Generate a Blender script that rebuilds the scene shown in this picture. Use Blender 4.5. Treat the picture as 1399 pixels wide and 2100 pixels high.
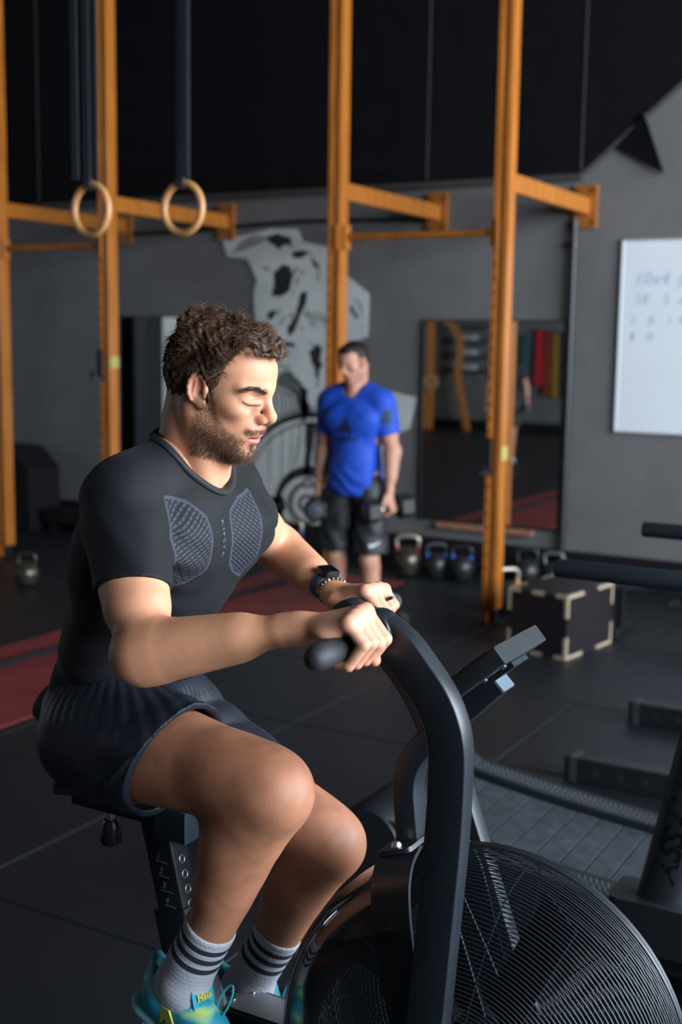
import bpy, bmesh, math, random
import numpy as np
from mathutils import Vector, Matrix, Euler
from mathutils.bvhtree import BVHTree
random.seed(7); np.random.seed(7)
for o in list(bpy.data.objects): bpy.data.objects.remove(o)
SC = bpy.context.scene
COL = SC.collection
PI = math.pi

# ------------------------------------------------------------------ camera
# world frame = room frame: x along the back wall, y towards the back wall, z up
FPX, CAMH = 2500.0, 1.75
_p, _r, _y = math.radians(8.02), math.radians(0.845), math.radians(29.7)
FW = np.array([-math.sin(_y)*math.cos(_p), math.cos(_y)*math.cos(_p), -math.sin(_p)])
_rt = np.array([math.cos(_y), math.sin(_y), 0.0]); _up = np.cross(_rt, FW)
RT = math.cos(_r)*_rt + math.sin(_r)*_up
UP = -math.sin(_r)*_rt + math.cos(_r)*_up
CAM = np.array([0, 0, CAMH])
cam_d = bpy.data.cameras.new('camera'); cam = bpy.data.objects.new('camera', cam_d); COL.objects.link(cam)
cam_d.sensor_fit = 'VERTICAL'; cam_d.sensor_height = 36.0; cam_d.lens = 36.0*FPX/2100.0
cam.matrix_world = Matrix(((RT[0], UP[0], -FW[0], 0), (RT[1], UP[1], -FW[1], 0), (RT[2], UP[2], -FW[2], CAMH), (0, 0, 0, 1)))
cam_d.dof.use_dof = True; cam_d.dof.focus_distance = 2.03; cam_d.dof.aperture_fstop = 3.2
cam_d.clip_start = 0.05
SC.camera = cam

def ray(px, py): return FW + RT*(px-699.5)/FPX - UP*(py-1050)/FPX
def atX(px, py, x): r = ray(px, py); return CAM + r*(x/r[0])
def atY(px, py, y): r = ray(px, py); return CAM + r*(y/r[1])
def atZ(px, py, z=0.0): r = ray(px, py); return CAM + r*((z-CAMH)/r[2])
def atD(px, py, d): return CAM + ray(px, py)*d

# ------------------------------------------------------------------ light
XR, XL, YB, YF, ZC = 4.6, -15.0, 8.55, -5.6, 5.2      # inner faces of the room
DOOR = (-1.2, 8.0, 4.6, 1.3)                          # big window front in the right wall: y0, y1, top, sill
WINL = (1.0, 3.2, 0.9, 3.2)                           # window in the left wall: y0, y1, z0, z1
w = bpy.data.worlds.new('world'); SC.world = w; w.use_nodes = True
bg = w.node_tree.nodes['Background']; bg.inputs[0].default_value = (0.62, 0.78, 1.0, 1); bg.inputs[1].default_value = 1.2
def area(name, loc, rot, sx, sy, e, col):
    d = bpy.data.lights.new(name, 'AREA'); d.shape = 'RECTANGLE'; d.size = sx; d.size_y = sy; d.energy = e; d.color = col
    o = bpy.data.objects.new(name, d); COL.objects.link(o); o.location = loc; o.rotation_euler = rot; return o
# daylight entering through the window front and the left window
area('front_daylight', (XR+0.12, (DOOR[0]+DOOR[1])/2, (DOOR[2]+DOOR[3])/2), (0, PI/2, 0), DOOR[2]-DOOR[3]-0.1, DOOR[1]-DOOR[0]-0.1, 2200, (0.79, 0.895, 1.0))
area('window_daylight', (XL-0.12, (WINL[0]+WINL[1])/2, (WINL[2]+WINL[3])/2), (0, -PI/2, 0), 2.2, 2.1, 60, (0.86, 0.93, 1.0))
SC.view_settings.view_transform = 'Standard'; SC.view_settings.look = 'None'
SC.view_settings.exposure = 0.0; SC.view_settings.gamma = 1.0; SC.view_settings.use_curve_mapping = False

# ------------------------------------------------------------------ materials
MATS = {}
def mat(name, col, rough=0.5, metal=0.0, noise=0.0, nscale=20.0, bump=0.0, bscale=80.0, spec=0.5, coat=0.0, ramp2=None, stretch=None, sss=0.0, alpha=1.0):
    if name in MATS: return MATS[name]
    m = bpy.data.materials.new(name); m.use_nodes = True; nt = m.node_tree; b = nt.nodes['Principled BSDF']
    b.inputs['Base Color'].default_value = (*col, 1); b.inputs['Roughness'].default_value = rough
    b.inputs['Metallic'].default_value = metal; b.inputs['Specular IOR Level'].default_value = spec
    b.inputs['Coat Weight'].default_value = coat; b.inputs['Coat Roughness'].default_value = 0.1
    if sss: 
        b.inputs['Subsurface Weight'].default_value = sss; b.inputs['Subsurface Scale'].default_value = 0.01
        b.inputs['Subsurface Radius'].default_value = (1.0, 0.35, 0.2)
    tc = nt.nodes.new('ShaderNodeTexCoord'); src = tc.outputs['Object']
    if stretch:
        mp = nt.nodes.new('ShaderNodeMapping'); mp.inputs['Scale'].default_value = stretch
        nt.links.new(src, mp.inputs['Vector']); src = mp.outputs['Vector']
    if noise > 0 or ramp2:
        n = nt.nodes.new('ShaderNodeTexNoise'); n.inputs['Scale'].default_value = nscale; n.inputs['Detail'].default_value = 6
        nt.links.new(src, n.inputs['Vector'])
        r = nt.nodes.new('ShaderNodeValToRGB'); r.color_ramp.elements[0].position = 0.3; r.color_ramp.elements[1].position = 0.7
        c2 = ramp2 if ramp2 else tuple(min(1, c*(1+noise)) for c in col)
        c1 = col if ramp2 else tuple(c*(1-noise) for c in col)
        r.color_ramp.elements[0].color = (*c1, 1); r.color_ramp.elements[1].color = (*c2, 1)
        nt.links.new(n.outputs['Fac'], r.inputs['Fac']); nt.links.new(r.outputs['Color'], b.inputs['Base Color'])
    if bump > 0:
        n2 = nt.nodes.new('ShaderNodeTexNoise'); n2.inputs['Scale'].default_value = bscale; n2.inputs['Detail'].default_value = 4
        nt.links.new(src, n2.inputs['Vector'])
        bp = nt.nodes.new('ShaderNodeBump'); bp.inputs['Strength'].default_value = bump; bp.inputs['Distance'].default_value = 0.01
        nt.links.new(n2.outputs['Fac'], bp.inputs['Height']); nt.links.new(bp.outputs['Normal'], b.inputs['Normal'])
    if alpha < 1: b.inputs['Alpha'].default_value = alpha
    MATS[name] = m; return m

# ------------------------------------------------------------------ mesh helpers
class MB:
    """collects geometry in world (or local) coordinates; build() links it as one mesh object"""
    def __init__(s): s.v = []; s.f = []
    def add(s, vs, fs):
        o = len(s.v); s.v += [tuple(map(float, v)) for v in vs]; s.f += [tuple(i+o for i in f) for f in fs]; return s
    def hexa(s, p):   # p: 8 points, bottom 4 ccw then top 4
        return s.add(p, [(3, 2, 1, 0), (4, 5, 6, 7), (0, 1, 5, 4), (1, 2, 6, 5), (2, 3, 7, 6), (3, 0, 4, 7)])
    def box(s, x0, x1, y0, y1, z0, z1):
        return s.hexa([(x0, y0, z0), (x1, y0, z0), (x1, y1, z0), (x0, y1, z0), (x0, y0, z1), (x1, y0, z1), (x1, y1, z1), (x0, y1, z1)])
    def obox(s, c, ax, ay, az, sx, sy, sz, bev=0.0):   # oriented box, optional chamfer along az edges only
        c, ax, ay, az = (np.array(q, float) for q in (c, ax, ay, az))
        ax, ay, az = ax/np.linalg.norm(ax), ay/np.linalg.norm(ay), az/np.linalg.norm(az)
        if bev <= 0:
            q = [(-1, -1), (1, -1), (1, 1), (-1, 1)]
            return s.hexa([c+ax*a*sx/2+ay*b*sy/2+az*h*sz/2 for h in (-1, 1) for a, b in q])
        a, b = sx/2, sy/2; pr = []
        for (qx, qy, a0) in ((a-bev, b-bev, 0), (-a+bev, b-bev, 90), (-a+bev, -b+bev, 180), (a-bev, -b+bev, 270)):
            for t in (0, 30, 60, 90):
                r = math.radians(a0+t); pr.append((qx+bev*math.cos(r), qy+bev*math.sin(r)))
        return s.prism([c+ax*x+ay*y-az*sz/2 for x, y in pr], az*sz)
    def prism(s, poly, d):
        n = len(poly); d = np.array(d, float); poly = [np.array(p, float) for p in poly]
        return s.add(poly+[p+d for p in poly], [tuple(range(n-1, -1, -1)), tuple(range(n, 2*n))]+[(i, (i+1) % n, n+(i+1) % n, n+i) for i in range(n)])
    def tube(s, path, r, n=12, cap=True, closed=False, flat=None, upv=None):
        """swept tube; r scalar or list; flat=(a,b) scales the section along (side, up)"""
        P = [np.array(p, float) for p in path]; m = len(P); rs = r if hasattr(r, '__len__') else [r]*m
        vs = []; prev = None
        for i in range(m):
            if closed: t = P[(i+1) % m]-P[i-1]
            else: t = P[min(i+1, m-1)]-P[max(i-1, 0)]
            t = t/(np.linalg.norm(t)+1e-12)
            if upv is not None: u = np.array(upv, float)
            elif prev is None: u = np.array([0, 0, 1.0]) if abs(t[2]) < 0.9 else np.array([1.0, 0, 0])
            else: u = prev
            a = np.cross(t, u); a /= np.linalg.norm(a)+1e-12; b = np.cross(a, t); prev = b
            fa, fb = flat if flat else (1, 1)
            if n == 4 or flat == 'sq': pass
            for k in range(n):
                th = 2*PI*(k+0.5)/n; vs.append(P[i]+rs[i]*(a*math.cos(th)*fa+b*math.sin(th)*fb))
        fs = []
        for i in range(m if closed else m-1):
            j = (i+1) % m
            fs += [(i*n+k, i*n+(k+1) % n, j*n+(k+1) % n, j*n+k) for k in range(n)]
        if cap and not closed: fs += [tuple(range(n-1, -1, -1)), tuple(range((m-1)*n, m*n))]
        return s.add(vs, fs)
    def rtube(s, path, upv, wa, wb, bev=0.006):
        """swept rounded-rectangle profile: wa across (side), wb along upv-ish"""
        P = [np.array(p, float) for p in path]; m = len(P); pr = []
        a, b = wa/2, wb/2
        for (qx, qy, a0) in ((a-bev, b-bev, 0), (-a+bev, b-bev, 90), (-a+bev, -b+bev, 180), (a-bev, -b+bev, 270)):
            for t in (0, 30, 60, 90):
                q = math.radians(a0+t); pr.append((qx+bev*math.cos(q), qy+bev*math.sin(q)))
        n = len(pr); vs = []
        for i in range(m):
            t = P[min(i+1, m-1)]-P[max(i-1, 0)]; t /= np.linalg.norm(t)
            sd = np.array(upv, float); sd = sd-t*(sd@t); sd /= np.linalg.norm(sd); nn = np.cross(t, sd)
            vs += [P[i]+sd*x+nn*y for x, y in pr]
        fs = [(i*n+k, i*n+(k+1) % n, (i+1)*n+(k+1) % n, (i+1)*n+k) for i in range(m-1) for k in range(n)]
        fs += [tuple(range(n-1, -1, -1)), tuple(range((m-1)*n, m*n))]
        return s.add(vs, fs)
    def cyl(s, a, b, r, r2=None, n=20): return s.tube([a, b], [r, r if r2 is None else r2], n)
    def lathe(s, prof, c, ax, n=28):
        """prof: (radius, height) list about axis ax at c"""
        c = np.array(c, float); ax = np.array(ax, float); ax /= np.linalg.norm(ax)
        u = np.array([0, 0, 1.0]) if abs(ax[2]) < 0.9 else np.array([1.0, 0, 0]); a = np.cross(ax, u); a /= np.linalg.norm(a); b = np.cross(ax, a)
        vs = [c+ax*h+r*(a*math.cos(2*PI*k/n)+b*math.sin(2*PI*k/n)) for r, h in prof for k in range(n)]
        m = len(prof); fs = [(i*n+k, i*n+(k+1) % n, (i+1)*n+(k+1) % n, (i+1)*n+k) for i in range(m-1) for k in range(n)]
        fs += [tuple(range(n-1, -1, -1)), tuple(range((m-1)*n, m*n))]
        return s.add(vs, fs)
    def sphere(s, c, r, n=16, sc=(1, 1, 1)):
        prof = []
        vs = []; fs = []; m = n//2
        for i in range(m+1):
            ph = PI*i/m
            for k in range(n):
                th = 2*PI*k/n
                vs.append((c[0]+r*sc[0]*math.sin(ph)*math.cos(th), c[1]+r*sc[1]*math.sin(ph)*math.sin(th), c[2]+r*sc[2]*math.cos(ph)))
        fs = [(i*n+k, (i+1)*n+k, (i+1)*n+(k+1) % n, i*n+(k+1) % n) for i in range(m) for k in range(n)]
        return s.add(vs, fs)
    def torus(s, c, ax, R, r, n=48, m=12):
        c = np.array(c, float); ax = np.array(ax, float); ax /= np.linalg.norm(ax)
        u = np.array([0, 0, 1.0]) if abs(ax[2]) < 0.9 else np.array([1.0, 0, 0]); a = np.cross(ax, u); a /= np.linalg.norm(a); b = np.cross(ax, a)
        return s.tube([c+R*(a*math.cos(2*PI*k/n)+b*math.sin(2*PI*k/n)) for k in range(n)], r, m, closed=True, upv=ax)
    def build(s, name, material, parent=None, smooth=True, bevel=0.0, segs=2, recalc=True, angle=40):
        me = bpy.data.meshes.new(name)
        off = np.zeros(3)
        if parent is not None: off = np.array(world_loc(parent))
        me.from_pydata([tuple(np.array(v)-off) for v in s.v], [], s.f)
        return link_mesh(name, me, material, parent, smooth, bevel, segs, recalc, angle)

def world_loc(o):
    l = Vector((0, 0, 0))
    while o is not None: l += o.location; o = o.parent
    return l
def link_mesh(name, me, material, parent=None, smooth=True, bevel=0.0, segs=2, recalc=True, angle=40):
    if recalc or bevel > 0:
        bm = bmesh.new(); bm.from_mesh(me)
        if recalc: bmesh.ops.recalc_face_normals(bm, faces=bm.faces)
        if bevel > 0:
            es = [e for e in bm.edges if len(e.link_faces) == 2 and e.calc_face_angle(0) > 0.5]
            bmesh.ops.bevel(bm, geom=es, offset=bevel, segments=segs, profile=0.5, affect='EDGES', clamp_overlap=True)
        bm.to_mesh(me); bm.free()
    if smooth:
        me.polygons.foreach_set('use_smooth', [True]*len(me.polygons))
        try: me.set_sharp_from_angle(angle=math.radians(angle))
        except Exception: pass
    if material is not None: me.materials.append(material)
    o = bpy.data.objects.new(name, me); COL.objects.link(o)
    if parent is not None: o.parent = parent
    return o
def tag(o, label=None, cat=None, group=None, kind=None):
    if label: o['label'] = label
    if cat: o['category'] = cat
    if group: o['group'] = group
    if kind: o['kind'] = kind
    return o
def thing(name, label, cat, loc=(0, 0, 0), rotz=0.0, group=None):
    o = bpy.data.objects.new(name, None); COL.objects.link(o); o.location = tuple(map(float, loc)); o.rotation_euler = (0, 0, rotz)
    o.empty_display_size = 0.1
    return tag(o, label, cat, group)
def copy_tree(root, loc=None, rotz=None, label=None, parent=None, scale=None):
    c = root.copy(); COL.objects.link(c)
    if parent is not None: c.parent = parent
    if loc is not None: c.location = tuple(map(float, loc))
    if rotz is not None: c.rotation_euler = (0, 0, rotz)
    if scale is not None: c.scale = (scale,)*3
    if label: c['label'] = label
    for ch in list(root.children): copy_tree(ch, parent=c)
    return c
def child_copy(src, loc, parent):
    c = src.copy(); COL.objects.link(c); c.parent = parent; c.location = tuple(map(float, loc)); return c
def text_mesh(txt, size, extrude=0.0004, font_bold=False, shear=0.0, spacing=1.0, align='CENTER'):
    cu = bpy.data.curves.new('lettering', 'FONT'); cu.body = txt; cu.size = size; cu.extrude = extrude; cu.shear = shear
    cu.space_character = spacing; cu.align_x = align; cu.align_y = 'CENTER'; cu.resolution_u = 3
    if font_bold: cu.offset = size*0.025
    to = bpy.data.objects.new('lettering', cu); COL.objects.link(to)
    bpy.context.view_layer.update()
    me = bpy.data.meshes.new_from_object(to.evaluated_get(bpy.context.evaluated_depsgraph_get()))
    bpy.data.objects.remove(to); me.materials.clear()
    return me
def place_text(name, me, material, c, right, upv, parent=None):
    """put a text mesh in a plane: right/up unit vectors"""
    r = np.array(right, float); r /= np.linalg.norm(r); u = np.array(upv, float); u = u-r*(u@r); u /= np.linalg.norm(u); n = np.cross(r, u)
    off = np.array(world_loc(parent)) if parent is not None else np.zeros(3)
    for v in me.vertices:
        q = np.array(c)+r*v.co.x+u*v.co.y+n*v.co.z-off; v.co = tuple(q)
    return link_mesh(name, me, material, parent, smooth=False, recalc=False)
def arc_pts(pts, n=8, rad=0.06):
    """round the corners of a 3-D polyline"""
    P = [np.array(p, float) for p in pts]; out = [P[0]]
    for i in range(1, len(P)-1):
        a, b, c = P[i-1], P[i], P[i+1]; r = min(rad, np.linalg.norm(a-b)*0.49, np.linalg.norm(c-b)*0.49)
        p0 = b+(a-b)/np.linalg.norm(a-b)*r; p1 = b+(c-b)/np.linalg.norm(c-b)*r
        for k in range(n+1):
            t = k/n; out.append((1-t)**2*p0+2*t*(1-t)*b+t*t*p1)
    return out+[P[-1]]
# ------------------------------------------------------------------ room shell
M_wall = mat('grey_wall_paint', (0.118, 0.114, 0.112), 0.75, noise=0.10, nscale=3, bump=0.05, bscale=140)
M_clad = mat('black_cladding', (0.004, 0.004, 0.005), 0.8, noise=0.2, nscale=6, bump=0.05, bscale=60, spec=0.12)
M_rubber = mat('black_rubber', (0.0078, 0.0098, 0.0126), 0.46, noise=0.35, nscale=260, bump=0.12, bscale=420)
M_base = mat('black_rubber_band', (0.006, 0.006, 0.007), 0.7, noise=0.3, nscale=30, spec=0.2)
M_edge = mat('plywood_edge_grey', (0.04, 0.036, 0.032), 0.7, noise=0.2)
M_wood = mat('varnished_orange_timber', (0.32, 0.092, 0.010), 0.40, ramp2=(0.52, 0.172, 0.022), nscale=5.0, stretch=(9, 9, 0.55), bump=0.03, coat=0.15)
M_wood_dark = mat('varnished_brown_timber', (0.24, 0.07, 0.010), 0.42, ramp2=(0.36, 0.12, 0.02), nscale=6.0, stretch=(2, 2, 2))
M_steel = mat('zinc_steel', (0.55, 0.56, 0.58), 0.3, 1.0)
M_blackmetal = mat('black_powder_coat', (0.008, 0.009, 0.011), 0.42, 0.0, bump=0.04, bscale=900)
M_white = mat('white_enamel', (0.66, 0.69, 0.71), 0.25, noise=0.02, nscale=4)

def struct(name, mb, m, parent=None, **k):
    o = mb.build(name, m, parent, **k)
    if parent is None: o['kind'] = 'structure'
    return o
T = 0.2
fl = struct('floor', MB().box(XL-T, XR+T, YF-T, YB+T, -0.22, -0.012), M_base, smooth=False)
struct('ceiling', MB().box(XL-T, XR+T, YF-T, YB+T, ZC, ZC+T), M_clad, smooth=False)
wb = struct('wall_back', MB().box(XL-T, XR+T, YB, YB+T, -0.02, ZC), M_wall, smooth=False)
wf = struct('wall_front', MB().box(XL-T, XR+T, YF-T, YF, -0.02, ZC), M_wall, smooth=False)
m = MB()   # right wall with the window front
m.box(XR, XR+T, YF, DOOR[0], -0.02, ZC).box(XR, XR+T, DOOR[1], YB, -0.02, ZC).box(XR, XR+T, DOOR[0], DOOR[1], DOOR[2], ZC).box(XR, XR+T, DOOR[0], DOOR[1], -0.02, DOOR[3])
struct('wall_right', m, M_wall, smooth=False)
m = MB()
m.box(XL-T, XL, YF, WINL[0], -0.02, ZC).box(XL-T, XL, WINL[1], YB, -0.02, ZC).box(XL-T, XL, WINL[0], WINL[1], -0.02, WINL[2]).box(XL-T, XL, WINL[0], WINL[1], WINL[3], ZC)
struct('wall_left', m, M_wall, smooth=False)
m = MB()
for yy in (WINL[0]+0.03, WINL[1]-0.03, (WINL[0]+WINL[1])/2): m.box(XL-0.10, XL-0.04, yy-0.03, yy+0.03, WINL[2], WINL[3])
for zz in (WINL[2]+0.03, WINL[3]-0.03): m.box(XL-0.10, XL-0.04, WINL[0], WINL[1], zz-0.03, zz+0.03)
struct('window_1', m, M_white, smooth=False)
m = MB()
for yy in np.linspace(DOOR[0]+0.03, DOOR[1]-0.03, 7): m.box(XR+0.02, XR+0.08, yy-0.03, yy+0.03, DOOR[3], DOOR[2])
for zz in (DOOR[3]+0.03, DOOR[2]-0.03): m.box(XR+0.02, XR+0.08, DOOR[0], DOOR[1], zz-0.03, zz+0.03)
struct('window_2', m, M_blackmetal, smooth=False)

# rubber floor mats, one metre square, laid in a grid; each mat is a piece of the floor
G = 0.006
mt = bmesh.new(); bmesh.ops.create_cube(mt, size=1.0)
bmesh.ops.scale(mt, vec=(1-G, 1-G, 0.02), verts=mt.verts)
bmesh.ops.bevel(mt, geom=[e for e in mt.edges if all(v.co.z > 0 for v in e.verts)], offset=0.004, segments=1, affect='EDGES')
me_mat = bpy.data.meshes.new('rubber_mat'); mt.to_mesh(me_mat); mt.free(); me_mat.materials.append(M_rubber)
X0, Y0 = -2.87, 0.62
far = MB()
for i in range(-13, 8):
    for j in range(-7, 8):
        x0, y0 = X0+i, Y0+j
        cx, cy = x0+0.5, y0+0.5
        if x0 < XL-0.9 or x0 > XR or y0 > YB or y0 < YF-0.9: continue
        q = np.array([cx, cy, 0])-CAM; d = q@FW
        u = (q@RT)/d if d > 0.3 else 9
        if d > 0.3 and abs(u) < 0.42 and d < 11.5:
            o = bpy.data.objects.new('rubber_mat', me_mat); COL.objects.link(o); o.parent = fl; o.location = (cx, cy, -0.0102-0.0006*((i*7+j*3) % 3))
        else: far.box(x0+G/2, x0+1-G/2, y0+G/2, y0+1-G/2, -0.02, -0.0005)
o = far.build('rubber_mat', M_rubber, fl, smooth=False); o['kind'] = 'stuff'

# black rubber band along the foot of the back wall
struct('baseboard_back', MB().box(XL, XR, YB-0.022, YB, 0.0, 0.236), M_base, smooth=False)
struct('baseboard_front', MB().box(XL, XR, YF, YF+0.02, 0.0, 0.2), M_base, smooth=False)

# black cladding boards over the upper back wall, hung above a thin grey ledge
YC = 8.47
seams = [-15.0, -12.6, -10.3, -8.03, -6.6, -4.13, -2.93]
for a, b in zip(seams[:-1], seams[1:]):
    struct('cladding_panel', MB().box(a+0.004, b-0.004, YC, YB, 2.935, ZC), M_clad, wb, smooth=False, bevel=0.003, segs=1)
dg = [(-2.926, 2.935), (-2.255, 3.487), (-1.2, 4.36), (-0.2, ZC), (-2.926, ZC)]
struct('cladding_panel', MB().prism([(x, YC, z) for x, z in dg], (0, YB-YC, 0)), M_clad, wb, smooth=False)
for xs in (-8.03, -4.13, -2.93): struct('seam_batten', MB().box(xs-0.006, xs+0.006, YC-0.006, YC+0.01, 2.95, ZC), M_edge, wb, smooth=False)
struct('trim_1', MB().box(XL, -2.93, YC-0.012, YB, 2.895, 2.933), M_edge, smooth=False)
d = np.array([-0.2+2.926, 0, ZC-2.935]); 
struct('trim_2', MB().prism([(-2.93, YC-0.006, 2.925), (-0.2, YC-0.006, ZC-0.012), (-0.2, YC-0.006, ZC), (-2.93, YC-0.006, 2.937)], (0, YB-YC, 0)), M_edge, smooth=False)
# triangular black gusset standing off the wall beside the diagonal edge
a_, b_, c_ = np.array([-2.49, YC-0.005, 3.30]), np.array([-2.70, YB-0.01, 3.10]), np.array([-2.353, YB-0.03, 2.906])
g = thing('wall_gusset', 'black triangular plate under the diagonal edge of the black cladding', 'gusset', (-2.49, 8.5, 2.906))
MB().prism([a_, b_, c_], (0.0, -0.03, 0)).build('plate', M_clad, g, smooth=False)
MB().tube([a_+[0.004, -0.03, 0], c_+[0.004, -0.03, 0]], 0.008, 6).build('edge_strip', M_edge, g)

# dark pipe beside the mirror and black cable along the wall
pp = thing('wall_pipe', 'dark vertical conduit pipe between the mirror and the whiteboard', 'pipe', (-2.98, YB-0.04, 0.1))
MB().cyl((-2.975, YB-0.045, 0.1), (-2.975, YB-0.045, 2.62), 0.026).build('tube', M_blackmetal, pp)
for z in (0.43, 1.5, 2.45): MB().cyl((-2.975, YB-0.045, z-0.02), (-2.975, YB-0.045, z+0.02), 0.036).box(-3.0, -2.95, YB-0.045, YB, z-0.01, z+0.01).build('clip', M_blackmetal, pp)
cb = [(x, YB-0.02, 2.665+0.02*math.sin(x*2.1)+0.004*(x+6)) for x in np.linspace(-7.3, -4.2, 24)]
tag(MB().tube(cb, 0.016, 8).build('wall_cable', M_base), 'black cable running across the grey wall above the mural', 'cable')

# white board
wbd = thing('whiteboard', 'white dry-erase board with faint blue handwriting on the grey wall', 'whiteboard', (-1.6, YB-0.02, 1.13))
MB().box(-2.62, -0.62, YB-0.022, YB-0.004, 1.14, 2.463).build('board', M_white, wbd, smooth=False)
M_alu = mat('aluminium_rim', (0.62, 0.63, 0.64), 0.35, 0.6)
for bx in ((-2.632, -2.617, 1.128, 2.475), (-0.622, -0.607, 1.128, 2.475)): MB().box(bx[0], bx[1], YB-0.03, YB-0.002, bx[2], bx[3]).build('rim', M_alu, wbd, smooth=False, bevel=0.003)
for z in (1.128, 2.463): MB().box(-2.632, -0.607, YB-0.03, YB-0.002, z, z+0.013).build('rim', M_alu, wbd, smooth=False, bevel=0.003)
M_ink = mat('faint_blue_marker', (0.30, 0.46, 0.58), 0.4)
for k, (txt, z, x, s) in enumerate((('10x4 pull', 2.20, -2.54, 0.125), ('18  5 upps', 2.06, -2.53, 0.10), ('2  B  1 Rep', 1.915, -2.555, 0.085), ('1  8     1 mile', 1.80, -2.555, 0.085))):
    for ch_i, wd_ in enumerate(txt.split()):
        me = text_mesh(wd_, s, 0.0002, shear=0.2, align='LEFT')
        ho = place_text('handwriting', me, M_ink, (x+txt.find(wd_)*s*0.5, YB-0.0226, z), (1, 0, 0.0), (0, 0, 1), wbd)
        ho['kind'] = 'stuff'

# mirrors
M_mirror = bpy.data.materials.new('mirror_glass'); M_mirror.use_nodes = True
_b = M_mirror.node_tree.nodes['Principled BSDF']; _b.inputs['Base Color'].default_value = (0.80, 0.83, 0.83, 1); _b.inputs['Metallic'].default_value = 1; _b.inputs['Roughness'].default_value = 0.015
def mirror(x0, x1, z0, z1, label):
    t = thing('wall_mirror', label, 'mirror', ((x0+x1)/2, YB-0.01, z0))
    MB().box(x0, x1, YB-0.02, YB-0.006, z0, z1).build('glass', M_mirror, t, smooth=False)
    fr = MB()
    for a in ((x0-0.012, x0, z0-0.012, z1+0.012), (x1, x1+0.012, z0-0.012, z1+0.012)): fr.box(a[0], a[1], YB-0.026, YB-0.002, a[2], a[3])
    for a in ((x0, x1, z0-0.012, z0), (x0, x1, z1, z1+0.012)): fr.box(a[0], a[1], YB-0.026, YB-0.002, a[2], a[3])
    fr.build('frame', M_blackmetal, t, smooth=False)
mirror(-4.155, -3.03, 0.385, 1.905, 'tall wall mirror behind the wooden post, reflecting the red lane')
mirror(-7.16, -6.28, 0.40, 1.926, 'tall wall mirror half hidden by the head of the seated rider')
lg = thing('mirror_ledge', 'narrow reddish wooden ledge screwed on under the wall mirror', 'ledge', (-3.6, YB-0.04, 0.33))
MB().box(-3.99, -3.20, YB-0.07, YB-0.026, 0.325, 0.365).build('plank', mat('pink_wood', (0.30, 0.13, 0.075), 0.6, noise=0.25, nscale=12, stretch=(1, 8, 8)), lg, smooth=False, bevel=0.003)
for x in (-3.9, -3.3): MB().cyl((x, YB-0.072, 0.345), (x, YB-0.06, 0.345), 0.007, n=10).build('screw', M_steel, lg)

# painted cut-out mural of a lifter: pale panel with black ink shapes
M_mural = mat('pale_grey_mural_panel', (0.47, 0.49, 0.47), 0.75, noise=0.12, nscale=3.0, bump=0.02)
M_inkb = mat('black_mural_ink', (0.012, 0.012, 0.012), 0.7)
M_inkg = mat('grey_mural_ink', (0.10, 0.105, 0.10), 0.75, noise=0.3, nscale=30)
mu = thing('wall_mural', 'pale cut-out wall panel painted with a black ink weightlifter and plates', 'mural', (-5.2, YB-0.01, 0.24))
YM = YB-0.012
def mp(px, py, y=YM): return atY(px, py, y)
outl = [(456, 492), (555, 470), (608, 470), (620, 496), (665, 505), (678, 516), (678, 560), (712, 567), (755, 602), (752, 690), (720, 705), (722, 790), (800, 803), (853, 815), (838, 880), (812, 890), (800, 940), (750, 1060), (640, 1078), (540, 1074), (520, 1000), (516, 900), (522, 780), (528, 700), (522, 640), (520, 600), (527, 575), (512, 540), (505, 530), (466, 526)]
MB().prism([mp(*p) for p in outl], (0, YB-YM, 0)).build('panel', M_mural, mu, smooth=False)
rs = random.Random(3)
def blot(name, pts, m=None, dy=0.0, rough=0.25):
    pts = [np.array(p, float) for p in pts]; out = []
    n = len(pts)
    for i in range(n):
        a, b = pts[i], pts[(i+1) % n]; L = np.linalg.norm(b-a); k = max(1, int(L/9))
        nn = np.array([-(b-a)[1], (b-a)[0]])/(L+1e-6)
        for j in range(k): out.append(a+(b-a)*j/k+nn*rs.uniform(-rough, rough)*min(9, L))
    MB().prism([mp(p[0], p[1], YM-0.001-dy) for p in out], (0, 0.002+dy, 0)).build(name, m or M_inkb, mu, smooth=False)
def stroke(name, pts, wd, m=None, dy=0.0):
    P = [np.array(p, float) for p in pts]; n = len(P); L = []; R_ = []
    for i in range(n):
        t = P[min(i+1, n-1)]-P[max(i-1, 0)]; t /= np.linalg.norm(t)+1e-6; nn = np.array([-t[1], t[0]])
        ww = wd*(0.35+0.65*math.sin(PI*min(max((i+0.6)/n, 0.05), 0.95)))
        L.append(P[i]+nn*ww/2); R_.append(P[i]-nn*ww/2)
    MB().prism([mp(p[0], p[1], YM-0.001-dy) for p in L+R_[::-1]], (0, 0.002+dy, 0)).build(name, m or M_inkb, mu, smooth=False)
blot('ink_shape', [(540, 488), (570, 478), (596, 490), (602, 510), (590, 500), (572, 512), (556, 500)])
blot('ink_shape', [(562, 560), (580, 540), (598, 548), (600, 575), (594, 595), (572, 610), (556, 606), (560, 585)])
blot('ink_shape', [(598, 516), (622, 512), (640, 520), (618, 528), (602, 528)])
blot('ink_shape', [(640, 530), (650, 535), (652, 552), (642, 545)], rough=0.15)
blot('ink_shape', [(618, 600), (630, 598), (628, 620), (616, 650), (606, 680), (592, 690), (590, 672), (606, 640)])
blot('ink_shape', [(548, 640), (566, 634), (562, 652), (552, 658)])
blot('ink_shape', [(632, 722), (652, 706), (660, 716), (658, 750), (650, 780), (642, 752)])
blot('ink_shape', [(578, 702), (604, 704), (606, 710), (580, 710)])
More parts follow.
